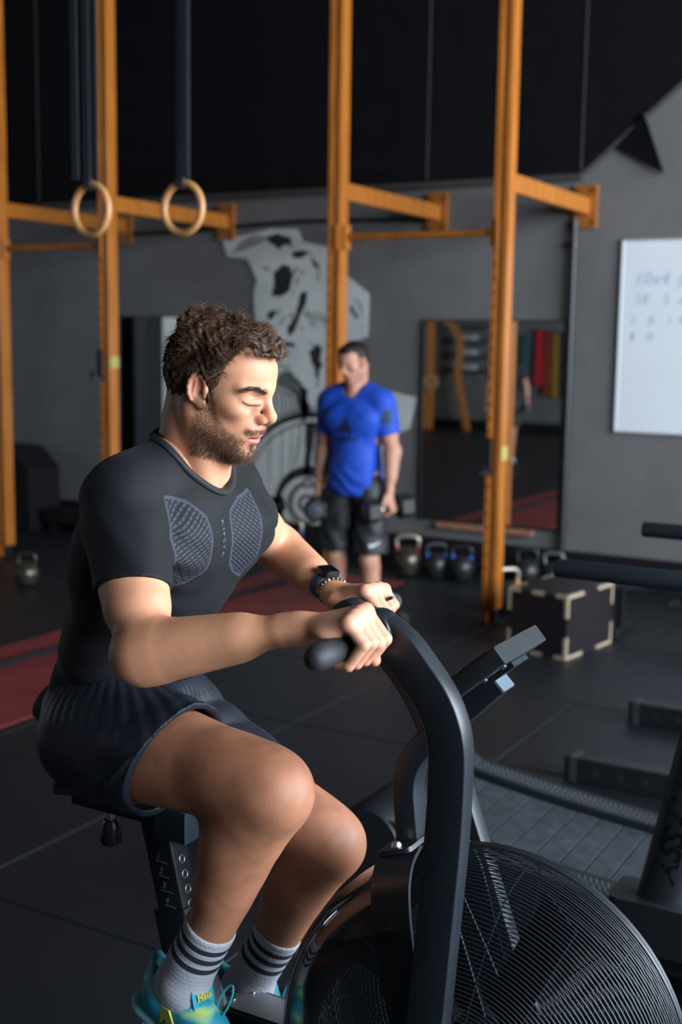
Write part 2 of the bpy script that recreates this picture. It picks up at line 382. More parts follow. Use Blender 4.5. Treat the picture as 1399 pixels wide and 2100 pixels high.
blot('ink_shape', [(562, 790), (580, 760), (600, 762), (622, 790), (634, 830), (628, 860), (618, 850), (606, 812), (586, 792)], M_inkg)
blot('ink_shape', [(618, 790), (630, 800), (632, 850), (622, 870), (616, 840)])
for a in range(9):
    x = 552+a*8; stroke('ink_stroke', [(x, 780+a*3), (x+10+a, 800+a*4), (x+12+a*1.5, 830+a*4), (x+8+a, 856+a*2)], 3.2, M_inkg if a % 2 else M_inkb)
for a in range(7): stroke('ink_stroke', [(475+a*3, 520-a*4), (510+a*2, 508-a*4), (540, 496-a*2)], 2.2, M_inkg)
for r_ in (6, 11, 17): stroke('ink_stroke', [(651+r_*math.cos(t), 661+r_*1.1*math.sin(t)) for t in np.linspace(0.4+r_*0.1, 5.4+r_*0.1, 16)], 2.0, M_inkg)
def ringseg(cx, cy, rx, ry, t0, t1, wd, m=None, dy=0.0): stroke('ink_arc', [(cx+rx*math.cos(t), cy+ry*math.sin(t)) for t in np.linspace(t0, t1, 40)], wd, m, dy)
ringseg(640, 1010, 150, 160, PI*1.06, PI*1.9, 13)
ringseg(640, 1010, 132, 142, PI*1.06, PI*1.9, 5, M_inkg)
ringseg(640, 1010, 162, 172, PI*1.1, PI*1.85, 4, M_inkg)
blot('ink_shape', [(626, 868), (646, 866), (644, 905), (638, 940), (634, 975), (622, 975), (626, 930)], rough=0.1)
stroke('ink_stroke', [(648, 870), (650, 900), (644, 950)], 5); stroke('ink_stroke', [(616, 870), (614, 905), (606, 955)], 4, M_inkg)
for x in (555, 580, 600, 668): stroke('ink_stroke', [(x, 880), (x-2, 930), (x-3, 990)], 6, mat('mural_shade', (0.30, 0.31, 0.28), 0.8))
ringseg(631, 1032, 62, 66, PI*1.0, PI*2.95, 26, M_inkb)
ringseg(631, 1032, 36, 40, 0.2, PI*2.1, 12, M_inkg, 0.0005)
blot('ink_disc', [(629+18*math.cos(t), 1033+19*math.sin(t)) for t in np.linspace(0, 2*PI, 26)[:-1]], M_inkb, 0.0008, 0.02)
blot('ink_disc', [(629+11*math.cos(t), 1033+12*math.sin(t)) for t in np.linspace(0, 2*PI, 26)[:-1]], mat('pale_ink', (0.5, 0.51, 0.48), 0.7), 0.0014, 0.02)
blot('ink_disc', [(631+11*math.cos(t), 990+12*math.sin(t)) for t in np.linspace(0, 2*PI, 22)[:-1]], M_inkg, 0.0008, 0.02)
blot('ink_disc', [(631+4*math.cos(t), 990+4*math.sin(t)) for t in np.linspace(0, 2*PI, 14)[:-1]], MATS['pale_ink'], 0.0014, 0.02)
blot('ink_shape', [(548, 1020), (580, 1015), (585, 1040), (570, 1070), (545, 1070)])
blot('ink_shape', [(722, 625), (736, 650), (732, 655), (716, 632)], M_inkg); stroke('ink_stroke', [(728, 612), (740, 630), (743, 645)], 3, M_inkg)

for k in range(46):      # loose ink hatching over arms, beard and chest
    x_, y_ = rs.uniform(535, 665), rs.uniform(515, 860)
    if 590 < x_ < 640 and 690 < y_ < 760: continue
    an = -1.1+0.9*math.sin(x_*0.03+y_*0.02)+rs.uniform(-0.3, 0.3); L_ = rs.uniform(8, 26); bn = rs.uniform(-0.35, 0.35)
    stroke('ink_stroke', [(x_+L_*t*math.cos(an+bn*t), y_-L_*t*math.sin(an+bn*t)) for t in np.linspace(-0.5, 0.5, 6)], rs.uniform(1.6, 4.5), M_inkb if k % 3 == 0 else M_inkg)

# ------------------------------------------------------------------ red training lane and battle rope
M_red = mat('worn_red_rubber', (0.135, 0.014, 0.014), 0.6, ramp2=(0.21, 0.030, 0.028), nscale=2.2, bump=0.06, bscale=300)
ln = tag(MB().box(-4.985, -3.935, YF+0.3, 7.85, 0.0005, 0.0075).build('red_lane', M_red, smooth=False, bevel=0.002, segs=1), 'worn red rubber runner laid on the floor towards the back wall', 'runner')
ctr = [(0, 1352), (35, 1336), (70, 1322), (130, 1299)]
rp = []
xs = [-4.62, -4.63, -4.60, -4.62, -4.58, -4.60, -4.55, -4.56]
for i, yy in enumerate(np.linspace(-3.0, 7.75, 70)):
    rp.append((-4.63+0.03*math.sin(yy*0.9)+0.012*math.sin(yy*2.7), yy, 0.026))
rope = thing('battle_rope', 'thick black battle rope lying along the red rubber runner', 'rope', (-4.6, 2.4, 0.008))
for s in range(3):
    path = []
    for i in range(69*5):
        t = i/5; k = int(t); f = t-k; p = np.array(rp[k])*(1-f)+np.array(rp[k+1])*f
        an = i*0.55+s*2*PI/3; path.append(p+np.array([0.009*math.cos(an), 0, 0.009*math.sin(an)]))
    MB().tube(path, 0.0095, 6).build('strand', mat('black_rope', (0.007, 0.008, 0.011), 0.8, spec=0.2), rope)

# ------------------------------------------------------------------ timber rig
PX = [-7.09, -6.005, -4.065, -2.905]; PY = 7.03; HW = 0.05
rig = thing('timber_rig', 'orange varnished timber pull-up rig of tall posts braced to the back wall', 'rig', (-5.0, PY, 0))
M_hole = mat('dark_drilled_hole', (0.006, 0.004, 0.003), 0.8)
for i, x in enumerate(PX):
    st = MB(); z0 = 0.09
    # two planks with a recessed core between them
    o = MB().box(x+0.012, x+HW, PY-HW, PY+HW, z0, ZC-0.01).build('post_plank', M_wood, rig, smooth=False, bevel=0.004)
    MB().box(x-HW, x-0.012, PY-HW, PY+HW, 0.0, ZC-0.01).build('post_plank', M_wood, rig, smooth=False, bevel=0.004)
    MB().box(x-0.012, x+0.012, PY-HW+0.018, PY+HW-0.004, 0.0, ZC-0.01).build('post_core', M_wood_dark, rig, smooth=False)
    MB().box(x+0.012, x+HW-0.012, PY-HW+0.02, PY+HW-0.02, 0.0, z0).build('foot_block', M_blackmetal, rig, smooth=False)
    for z in np.arange(0.35, 2.35, 0.085):
        MB().cyl((x-0.031, PY-HW-0.0006, z), (x-0.031, PY-HW+0.001, z), 0.009, n=10).build('bolt_hole', M_hole, rig)
    # horizontal brace to the wall and its wall plate
    MB().box(x-0.036, x+0.036, PY+HW, YB-0.04, 2.655, 2.765).build('wall_brace', M_wood, rig, smooth=False, bevel=0.004)
    pl = MB().box(x-0.085, x+0.085, YB-0.04, YB-0.001, 2.56, 2.86).build('wall_plate', M_wood_dark, rig, smooth=False, bevel=0.005)
    for z in (2.60, 2.82):
        for dx in (-0.055, 0.055): MB().cyl((x+dx, YB-0.046, z), (x+dx, YB-0.038, z), 0.012, n=8).build('bolt', M_blackmetal, pl)
for a, b in ((0, 1), (2, 3)):
    MB().cyl((PX[a]+HW, PY, 2.412), (PX[b]-HW, PY, 2.412), 0.024, n=16).build('pull_up_bar', M_wood_dark, rig)
    for x, sg in ((PX[a]+HW, 1), (PX[b]-HW, -1)):
        MB().box(min(x, x+sg*0.03), max(x, x+sg*0.03), PY-0.035, PY+0.035, 2.33, 2.49).build('bar_socket', M_wood, rig, smooth=False, bevel=0.004)
        MB().box(x-sg*0.03-0.012, x-sg*0.03+0.012, PY-HW-0.012, PY-HW, 2.33, 2.49).build('bar_cleat', M_wood, rig, smooth=False, bevel=0.003)
MB().box(PX[0]-0.2, PX[3]+0.2, PY-0.05, PY+0.05, ZC-0.15, ZC-0.005).build('header_beam', M_wood, rig, smooth=False, bevel=0.004)
# black hooks with yellow clips pinned on two posts
M_tape = mat('faded_yellow_tape', (0.42, 0.36, 0.10), 0.5)
def j_hook(x, z, label):
    t = thing('bar_hook', label, 'hook', (x, PY-HW-0.03, z-0.1), group='bar hooks on the timber posts')
    MB().box(x-0.055, x-0.008, PY-HW-0.022, PY-HW-0.002, z-0.10, z+0.10).build('plate', M_blackmetal, t, smooth=False, bevel=0.003)
    MB().box(x-0.06, x-0.004, PY-HW-0.09, PY-HW-0.002, z-0.135, z-0.10).build('cradle', M_blackmetal, t, smooth=False, bevel=0.004)
    MB().box(x-0.055, x-0.01, PY-HW-0.10, PY-HW-0.085, z-0.135, z-0.06).build('lip', M_blackmetal, t, smooth=False, bevel=0.003)
    MB().cyl((x-0.03, PY-HW-0.092, z-0.115), (x-0.03, PY-HW-0.105, z-0.115), 0.012, n=12).build('bolt', M_steel, t)
    MB().box(x+HW+0.0005, x+HW+0.004, PY-HW+0.002, PY+HW-0.002, z-0.04, z+0.045).build('clip_band', M_tape, t, smooth=False)
j_hook(PX[3], 1.07, 'black bar hook with yellow clip on the post in front of the mirror')
j_hook(PX[1], 1.56, 'black bar hook with yellow clip on the post behind the gymnastic rings')

# ------------------------------------------------------------------ gymnastic rings
M_ringwood = mat('pale_birch_ring', (0.48, 0.23, 0.085), 0.45, noise=0.15, nscale=14, stretch=(3, 3, 12))
M_strap = mat('black_webbing', (0.016, 0.020, 0.027), 0.6, noise=0.3, nscale=200)
def gym_ring(px, py, dep, rot, label, tail):
    c = atD(px, py, dep); t = thing('gymnastic_ring', label, 'gym ring', (c[0], c[1], c[2]-0.118), group=None)
    ax = np.array([math.cos(rot), math.sin(rot), 0]); sd = np.array([-ax[1], ax[0], 0])
    MB().torus(c, ax, 0.099, 0.0150, 56, 14).build('ring', M_ringwood, t)
    top = c+np.array([0, 0, 0.0835])
    m = MB(); 
    m.tube([top+sd*0.0+ax*(0.021*math.cos(q))+np.array([0, 0, 0.016+0.021*math.sin(q)]) for q in np.linspace(0, 2*PI, 20)[:-1]], 0.0035, 6, closed=True, flat=None)
    m.build('loop', M_strap, t)
    for k in (-1, 1):
        MB().hexa([top+ax*k*0.021+sd*a*0.019+np.array([0, 0, z])+ax*b*0.0012 for z in (0.0, ZC-top[2]-0.002) for a, b in ((-1, -1), (1, -1), (1, 1), (-1, 1))]).build('strap', M_strap, t, smooth=False)
    if tail:
        MB().hexa([top+ax*0.05+sd*(a*0.019)+sd*tail+np.array([0, 0, z])+ax*b*0.0012 for z in (0.03, ZC-top[2]-0.002) for a, b in ((-1, -1), (1, -1), (1, 1), (-1, 1))]).build('strap_tail', M_strap, t, smooth=False)
    MB().box(top[0]-0.02, top[0]+0.02, top[1]-0.02, top[1]+0.02, ZC-0.03, ZC-0.001).build('ceiling_anchor', M_blackmetal, t, smooth=False)
gym_ring(187, 430, 4.95, math.radians(-96), 'pale wooden gymnastic ring on black straps, overlapping a timber post', -0.035)
gym_ring(375, 427, 4.95, math.radians(-93), 'pale wooden gymnastic ring on black straps with a wide loose tail', 0.05)
# ------------------------------------------------------------------ air bike
YBK = 1.74                                   # mid plane of the bike
M_bike = mat('bike_black_steel', (0.010, 0.0135, 0.018), 0.36, 0.0, bump=0.05, bscale=1200)
M_bike2 = mat('bike_black_plastic', (0.010, 0.011, 0.012), 0.35)
M_foam = mat('black_foam_grip', (0.014, 0.016, 0.018), 0.65, bump=0.15, bscale=700)
M_wire = mat('black_wire', (0.016, 0.021, 0.028), 0.45, 0.2)
M_silver = mat('brushed_silver', (0.42, 0.42, 0.43), 0.42, 0.85, noise=0.08, nscale=60)
M_print = mat('grey_print', (0.20, 0.21, 0.22), 0.6)
M_blueblade = mat('fan_blade_steel', (0.008, 0.013, 0.022), 0.45, 0.0)
bike = thing('air_bike', 'black air bike with a caged fan wheel and pumping handles, ridden by the seated man', 'exercise bike', (-1.05, YBK, 0))
def part(mb, name, m, parent=bike, **k): return mb.build(name, m, parent, **k)
# base frame (below the picture)
for x in (-1.62, -0.45): part(MB().rtube([(x, YBK-0.27, 0.035), (x, YBK+0.27, 0.035)], (0, 0, 1), 0.06, 0.06), 'floor_bar', M_bike)
part(MB().rtube([(-1.62, YBK, 0.06), (-1.3, YBK, 0.16), (-0.9, YBK, 0.18), (-0.45, YBK, 0.06)], (0, 1, 0), 0.06, 0.08), 'lower_beam', M_bike)
# slanted main tube and seat post
seat_lo, seat_hi = np.array([-1.20, YBK, 0.16]), np.array([-1.375, YBK, 0.86])
dirp = (seat_hi-seat_lo)/np.linalg.norm(seat_hi-seat_lo)
mid = seat_lo+dirp*0.55
part(MB().rtube([seat_lo, mid], (0, 1, 0), 0.062, 0.076, 0.006), 'seat_tube', M_bike)
sp = part(MB().rtube([mid-dirp*0.1, seat_hi], (0, 1, 0), 0.048, 0.062, 0.004), 'seat_post', M_bike)
nrm = np.array([dirp[2], 0, -dirp[0]])         # towards the front of the bike
for k in range(6):
    c = seat_hi-dirp*(0.075+0.0285*k)
    me = text_mesh(str(k+1), 0.016, 0.0002); place_text('scale_number', me, M_print, c+np.array([-0.004, -0.0245, 0.004]), (1, 0, -0.1), (0, 0, 1), sp)
    part(MB().obox(c+np.array([0.003, -0.0243, -0.006]), (1, 0, -0.05), (0, 1, 0), (0, 0, 1), 0.026, 0.0006, 0.0012), 'scale_mark', M_print, sp, smooth=False)
for k in range(5):
    c = seat_hi-dirp*(0.085+0.0285*k)+nrm*0.0312
    part(MB().torus(c, nrm, 0.0075, 0.0012, 18, 6), 'hole_rim', mat('dull_nickel', (0.25, 0.24, 0.22), 0.4, 0.8), sp)
    part(MB().cyl(c-nrm*0.001, c+nrm*0.0003, 0.0065, n=14), 'hole', M_hole, sp)
# seat slider
rl = part(MB().rtube([(-1.565, YBK, 0.884), (-1.30, YBK, 0.884)], (0, 1, 0), 0.066, 0.064, 0.004), 'seat_rail', M_bike2)
part(MB().rtube([(-1.60, YBK, 0.895), (-1.56, YBK, 0.890)], (0, 1, 0), 0.046, 0.060, 0.003), 'rail_end', M_silver)
part(MB().rtube([(-1.36, YBK, 0.862), (-1.29, YBK, 0.862)], (0, 1, 0), 0.074, 0.060, 0.004), 'rail_clamp', mat('blue_black_clamp', (0.020, 0.032, 0.042), 0.35))
for k in range(6):
    x = -1.478+k*0.0265
    me = text_mesh(str(6-k), 0.014, 0.0002); place_text('scale_number', me, M_print, (x, YBK-0.0335, 0.878), (1, 0, 0), (0, 0, 1), rl)
    part(MB().obox((x, YBK-0.0333, 0.899), (1, 0, 0), (0, 1, 0), (0, 0, 1), 0.0012, 0.0005, 0.012), 'scale_mark', M_print, rl, smooth=False)
kn = part(MB().lathe([(0.0, -0.066), (0.013, -0.066), (0.019, -0.062), (0.021, -0.055), (0.019, -0.035), (0.0165, -0.022), (0.013, -0.016), (0.0, -0.016)], (-1.478, YBK-0.02, 0.852), (0, 0, 1), 20), 'clamp_knob', M_bike2)
part(MB().cyl((-1.478, YBK-0.02, 0.834), (-1.478, YBK-0.02, 0.855), 0.008, n=14), 'knob_stem', M_steel, kn)
# saddle: wide padded wedge
def saddle():
    m = MB(); n = 24; rows = []
    for i in range(n+1):
        t = i/n; x = -1.555+0.25*t
        w_ = 0.105*(1-t**1.5)+0.026 if t > 0.12 else 0.105*math.sqrt(max(0.02, t/0.12))+0.02
        top = 0.952-0.012*math.sin(PI*t)+0.004; bot = 0.912-0.0*t
        rows.append([(x, YBK+w_*math.cos(a), (top if math.sin(a) > 0 else bot)+(0.008 if math.sin(a) > 0 else -0.0)*abs(math.sin(a))-0.018*(abs(math.cos(a))**3 if math.sin(a) > 0 else 0)) for a in np.linspace(0, 2*PI, 28)[:-1]])
    vs = [p for r in rows for p in r]; k = 27
    fs = [(i*k+j, i*k+(j+1) % k, (i+1)*k+(j+1) % k, (i+1)*k+j) for i in range(n) for j in range(k)]+[tuple(range(k-1, -1, -1)), tuple(range(n*k, n*k+k))]
    return m.add(vs, fs)
sd = part(saddle(), 'saddle', mat('black_saddle_vinyl', (0.010, 0.009, 0.010), 0.45), angle=80)
pl_ = []
for i in range(25):
    t = i/24; x = -1.555+0.25*t; w_ = 0.105*(1-t**1.5)+0.026 if t > 0.12 else 0.105*math.sqrt(max(0.02, t/0.12))+0.02; pl_.append((x, w_))
part(MB().tube([(x, YBK-w_-0.001, 0.925) for x, w_ in pl_], 0.0016, 6), 'red_piping', mat('red_piping', (0.25, 0.02, 0.025), 0.5), sd)
# fan wheel: drum with two domed wire cages
FC = np.array([-0.71, YBK, 0.60]); FR = 0.322; YN, YFAR = 1.665, 1.805
RP = [(0.322, 1.800), (0.3225, 1.775), (0.321, 1.750), (0.316, 1.722), (0.306, 1.697), (0.290, 1.675), (0.268, 1.658), (0.235, 1.643), (0.19, 1.630), (0.14, 1.620), (0.09, 1.614), (0.045, 1.611)]
part(MB().torus(FC+np.array([0, 0.06, 0]), (0, 1, 0), FR, 0.004, 120, 10), 'fan_rim', M_bike)
def cage_pt(s_, near):      # s_ in 0..1 along the cage profile, rim to hub
    P_ = np.array(RP); L_ = np.r_[0, np.cumsum(np.linalg.norm(np.diff(P_, axis=0), axis=1))]
    r = np.interp(s_*L_[-1], L_, P_[:, 0]); y = np.interp(s_*L_[-1], L_, P_[:, 1])
    if not near: y = 1.80+(1.80-y)*0.38
    return r, y
def dome_y(r, near): return 1.611 if near else 1.872
for near in (True, False):
    m = MB(); n = 58 if near else 44
    for i in range(n):
        r, y = cage_pt(i/(n-1), near)
        m.tube([(FC[0]+r*math.cos(a), y, FC[2]+r*math.sin(a)) for a in np.linspace(0, 2*PI, 73)[:-1]], 0.00115 if near else 0.001, 5, closed=True, upv=(0, 1, 0))
    o = part(m, 'wire_cage', M_wire); o['kind'] = 'stuff'
    for k in range(10):
        a = k*2*PI/10+math.radians(8)
        part(MB().tube([(FC[0]+(q_[0]-0.002)*math.cos(a), q_[1]+(0.002 if near else -0.002), FC[2]+(q_[0]-0.002)*math.sin(a)) for q_ in [cage_pt(u_, near) for u_ in np.linspace(0, 1, 22)]], 0.0016, 6), 'cage_spoke', M_wire)
    part(MB().lathe([(0.0, -0.006), (0.05, -0.006), (0.05, 0.006), (0.0, 0.006)], (FC[0], dome_y(0.048, near), FC[2]), (0, 1, 0), 32), 'hub_cap', M_bike2)
# fan blades and hub inside the cage
fan = part(MB().lathe([(0.0, -0.05), (0.055, -0.05), (0.06, -0.04), (0.06, 0.04), (0.055, 0.05), (0.0, 0.05)], FC, (0, 1, 0), 28), 'fan_hub', M_bike)
for k in range(8):
    a = k*PI/4+0.35; er = np.array([math.cos(a), 0, math.sin(a)]); et = np.array([-math.sin(a), 0, math.cos(a)]); ey = np.array([0, 1.0, 0])
    tw = 0.55
    part(MB().obox(FC+er*0.18, er, et*math.cos(tw)+ey*math.sin(tw), -et*math.sin(tw)+ey*math.cos(tw), 0.235, 0.085, 0.0025), 'fan_blade', M_blueblade, fan, smooth=False)
# smoked wind screen wrapped round the rear of the cage
M_smoke = bpy.data.materials.new('smoked_plastic'); M_smoke.use_nodes = True
nt = M_smoke.node_tree; b = nt.nodes['Principled BSDF']; b.inputs['Base Color'].default_value = (0.010, 0.009, 0.009, 1); b.inputs['Roughness'].default_value = 0.06; b.inputs['Coat Weight'].default_value = 1.0; b.inputs['Coat Roughness'].default_value = 0.03; b.inputs['Alpha'].default_value = 0.62
def screen():
    prof = [(0.235, 1.595), (0.262, 1.603), (0.288, 1.614), (0.308, 1.628), (0.322, 1.645), (0.331, 1.668), (0.335, 1.70), (0.336, 1.74), (0.335, 1.775), (0.331, 1.803), (0.322, 1.823), (0.305, 1.842), (0.28, 1.856), (0.24, 1.868)]
    angs = np.radians(np.linspace(112, 236, 60)); vs = []
    for s in (0, 0.0035):
        for a in angs:
            for r, y in prof: vs.append((FC[0]+(r+s)*math.cos(a), y+(-1 if y < YBK else 1)*s*0.6, FC[2]+(r+s)*math.sin(a)))
    k = len(prof); n = len(angs); fs = []
    for s in (0, 1):
        o = s*k*n
        for i in range(n-1):
            for j in range(k-1): fs.append((o+i*k+j, o+i*k+j+1, o+(i+1)*k+j+1, o+(i+1)*k+j))
    O = k*n
    for i in range(n-1):
        for j in (0, k-1): fs.append((i*k+j, (i+1)*k+j, O+(i+1)*k+j, O+i*k+j))
    for j in range(k-1):
        for i in (0, n-1): fs.append((i*k+j, i*k+j+1, O+i*k+j+1, O+i*k+j))
    return MB().add(vs, fs)
part(screen(), 'wind_screen', M_smoke, angle=60)
# fork plates over both sides of the fan and the bracket on its crown
def fork(sgn, name):
    pts = []
    for (x, dy, z) in ((-0.850, 0.030, 0.925), (-0.842, 0.075, 0.918), (-0.828, 0.115, 0.895), (-0.812, 0.137, 0.845), (-0.796, 0.145, 0.78), (-0.775, 0.147, 0.70), (-0.745, 0.146, 0.63), (-0.71, 0.143, 0.58)):
        pts.append(np.array([x, YBK+sgn*dy, z]))
    # smooth
    Q = []
    for i in range(len(pts)-1):
        for t in np.linspace(0, 1, 5)[:-1]: Q.append(pts[i]*(1-t)+pts[i+1]*t)
    Q.append(pts[-1])
    for _ in range(3): Q = [Q[0]]+[(Q[i-1]+2*Q[i]+Q[i+1])/4 for i in range(1, len(Q)-1)]+[Q[-1]]
    m = MB(); vs = []
    for i, p in enumerate(Q):
        t = Q[min(i+1, len(Q)-1)]-Q[max(i-1, 0)]; t /= np.linalg.norm(t)
        sdv = np.array([1.0, 0, 0.25]); sdv -= t*(sdv@t); sdv /= np.linalg.norm(sdv); nn = np.cross(t, sdv)
        for a, b2 in ((-1, -1), (1, -1), (1, 1), (-1, 1)): vs.append(p+sdv*a*0.034+nn*b2*0.0035)
    n = len(Q); fs = [(i*4+k, i*4+(k+1) % 4, (i+1)*4+(k+1) % 4, (i+1)*4+k) for i in range(n-1) for k in range(4)]+[(3, 2, 1, 0), ((n-1)*4, (n-1)*4+1, (n-1)*4+2, (n-1)*4+3)]
    part(m.add(vs, fs), name, M_bike, angle=50)
fork(-1, 'fork_plate'); fork(1, 'fork_plate')
bk = part(MB().obox((-0.850, YBK, 0.930), (1, 0, 0.35), (0, 1, 0), (-0.35, 0, 1), 0.062, 0.125, 0.008, 0.01), 'crown_bracket', M_bike)
for y in (-0.048, 0.048):
    part(MB().lathe([(0.0, 0), (0.0095, 0), (0.0095, 0.003), (0.007, 0.008), (0.0, 0.008)], (-0.8515, YBK+y, 0.934), (-0.35, 0, 1), 14), 'bolt', M_steel, bk)
# console mast and console
mast = arc_pts([(-0.846, YBK, 0.93), (-0.862, YBK, 1.065), (-0.775, YBK, 1.150), (-0.700, YBK, 1.2265)], 8, 0.06)
mo = part(MB().rtube(mast, (0, 1, 0), 0.044, 0.040, 0.003), 'console_mast', M_bike, angle=22)
e0 = np.array([-0.700, YBK, 1.2265]); ed = np.array([0.075, 0, 0.0765]); ed /= np.linalg.norm(ed)
part(MB().obox(e0+ed*0.001, (0, 1, 0), (-ed[2], 0, ed[0]), ed, 0.045, 0.039, 0.004, 0.004), 'mast_cap', mat('blue_lit_cap', (0.10, 0.13, 0.16), 0.4), mo)  # end cap made paler and bluer: sky light put into its colour
cd_ = np.array([0.079, 0, 0.069]); cd_ /= np.linalg.norm(cd_); cn = np.array([-cd_[2], 0, cd_[0]])   # along / screen normal
cc = np.array([-0.668, YBK+0.0, 1.289])-cd_*0.078
con = part(MB().obox(cc, (0, 1, 0), cn, cd_, 0.175, 0.030, 0.156, 0.004), 'console', mat('console_plastic', (0.016, 0.019, 0.022), 0.38), smooth=True, angle=35)
part(MB().obox(cc+cn*0.0158-cd_*0.0-cd_*(-0.035), (0, 1, 0), cn, cd_, 0.13, 0.002, 0.07), 'display', mat('dark_display', (0.02, 0.03, 0.03), 0.12), con, smooth=False)
for i in range(6):
    for j in (-1, 1):
        part(MB().obox(cc+cn*0.0165+cd_*(-0.062+0.022*i)+np.array([0, j*0.076, 0]), (0, 1, 0), cn, cd_, 0.014, 0.004, 0.016, 0.003), 'button', mat('teal_button', (0.05, 0.11, 0.13), 0.4), con)
for i in range(2):
    part(MB().lathe([(0.0, 0), (0.004, 0), (0.005, 0.003), (0.0, 0.004)], cc-cn*0.015+cd_*(0.06-0.04*i)+np.array([0, -0.06, 0]), -cn, 12), 'screw', M_steel, con)
part(MB().obox(cc-cn*0.020+cd_*0.0, (0, 1, 0), cn, cd_, 0.06, 0.008, 0.12), 'mount_plate', M_bike, con, smooth=False)
# pumping handle arms with foam grips
def grip(c0, c1, arm, r=0.0185):
    c0, c1 = np.array(c0), np.array(c1); ax = (c1-c0)/np.linalg.norm(c1-c0); L = np.linalg.norm(c1-c0)
    pr = [(0.0, 0.0), (r, 0.0), (r, L-0.03), (r*1.04, L-0.028), (r*1.06, L-0.01), (r*0.98, L-0.002), (r*0.8, L+0.006), (r*0.45, L+0.011), (0.0, L+0.012)]
    part(MB().lathe(pr, c0, ax, 24), 'grip', M_foam, arm, angle=70)
    part(MB().lathe([(0.0, -0.005), (r*1.18, -0.005), (r*1.22, 0.0), (r*1.22, 0.022), (r*1.1, 0.026), (0.0, 0.026)], c0-ax*0.002, ax, 24), 'grip_collar', M_bike2, arm)
ya = YBK-0.165
pth = arc_pts([(-0.832, ya, 1.322), (-0.792, ya, 1.302), (-0.706, ya, 1.205), (-0.707, ya, 1.05), (-0.730, ya, 0.74), (-0.755, ya, 0.36)], 8, 0.075)
armN = part(MB().rtube(pth, (0, 1, 0), 0.036, 0.060, 0.0035), 'handle_arm', M_bike, angle=22)
part(MB().lathe([(0.0, -0.022), (0.031, -0.022), (0.033, -0.018), (0.033, 0.018), (0.031, 0.022), (0.0, 0.022)], (-0.832, ya, 1.320), (0, 1, 0), 28), 'grip_socket', M_bike, armN)
GRN = (-0.832, 1.318)
grip((GRN[0], ya-0.015, GRN[1]), (GRN[0]-0.008, ya-0.17, GRN[1]-0.004), armN)
yf = YBK+0.165
pthf = arc_pts([(-1.062, yf, 1.252), (-1.02, yf, 1.242), (-0.905, yf, 1.125), (-0.823, yf, 0.904), (-0.731, yf, 0.654), (-0.69, yf, 0.40)], 8, 0.075)
armF = part(MB().rtube(pthf, (0, 1, 0), 0.036, 0.060, 0.0035), 'handle_arm', M_bike, angle=22)
part(MB().lathe([(0.0, -0.022), (0.031, -0.022), (0.033, -0.018), (0.033, 0.018), (0.031, 0.022), (0.0, 0.022)], (-1.062, yf, 1.250), (0, 1, 0), 28), 'grip_socket', M_bike, armF)
GRF = (-1.062, 1.248)
grip((GRF[0], yf+0.015, GRF[1]), (GRF[0], yf+0.17, GRF[1]), armF)
# bolt cluster near the lower arm, cranks and pedals
part(MB().lathe([(0.0, 0), (0.014, 0), (0.014, 0.01), (0.009, 0.016), (0.0, 0.016)], (-0.73, ya+0.03, 0.69), (0, -1, 0), 14), 'pivot_bolt', M_steel)
A_R0, A_L0 = atY(378, 2010, 1.59), atY(512, 2012, 1.87)
pR = A_R0+np.array([0.030, 0.018, -0.140]); pL = A_L0+np.array([0.052, -0.0, -0.138])
CR = (pR+pL)/2; CR[1] = YBK; CR[2] -= 0.06
part(MB().lathe([(0.0, -0.05), (0.055, -0.05), (0.065, -0.04), (0.065, 0.04), (0.055, 0.05), (0.0, 0.05)], CR, (0, 1, 0), 36), 'crank_housing', M_bike2)
def pedal(sgn, p):
    c = CR+np.array([0, sgn*0.055, 0]); e = np.array([p[0], YBK+sgn*0.06, p[2]])
    o = part(MB().rtube([c, e], (0, 1, 0), 0.014, 0.026, 0.004), 'crank_arm', M_bike)
    part(MB().cyl(e, (p[0], p[1], p[2]), 0.008), 'spindle', M_steel, o)
    part(MB().obox(p, (1, 0, -0.22), (0, 1, 0), (0.22, 0, 1), 0.09, 0.075, 0.02, 0.01), 'pedal', M_bike2, o)
pedal(-1, pR); pedal(1, pL)
# silver-topped chain cover plate beside the frame
pc = np.array([-1.19, 1.815, 0.488])
pts = [(-1.262, 1.785), (-1.252, 1.828), (-1.232, 1.846), (-1.10, 1.846), (-1.09, 1.77), (-1.23, 1.77)]
gd = part(MB().prism([(x, y, 0.465) for x, y in [(-1.272, 1.78), (-1.262, 1.836), (-1.238, 1.858), (-1.07, 1.858), (-1.07, 1.758), (-1.24, 1.758)]], (0, 0, 0.032)), 'chain_cover', M_bike2, smooth=False, bevel=0.004)
part(MB().prism([(x, y, 0.4975) for x, y in pts], (0, 0, 0.0025)), 'silver_plate', M_silver, gd, smooth=False)
for x, y in ((-1.247, 1.795), (-1.228, 1.835), (-1.115, 1.785), (-1.115, 1.835)): part(MB().lathe([(0.0, 0), (0.0065, 0), (0.006, 0.0022), (0.003, 0.0022), (0.0, 0.001)], (x, y, 0.500), (0, 0, 1), 12), 'screw', M_steel, gd)
part(MB().rtube([(-1.335, YBK+0.02, 0.60), (-1.285, YBK+0.02, 0.50), (-1.22, YBK, 0.33)], (0, 1, 0), 0.05, 0.07, 0.006), 'frame_tube', mat('blue_black_steel', (0.012, 0.03, 0.05), 0.4))
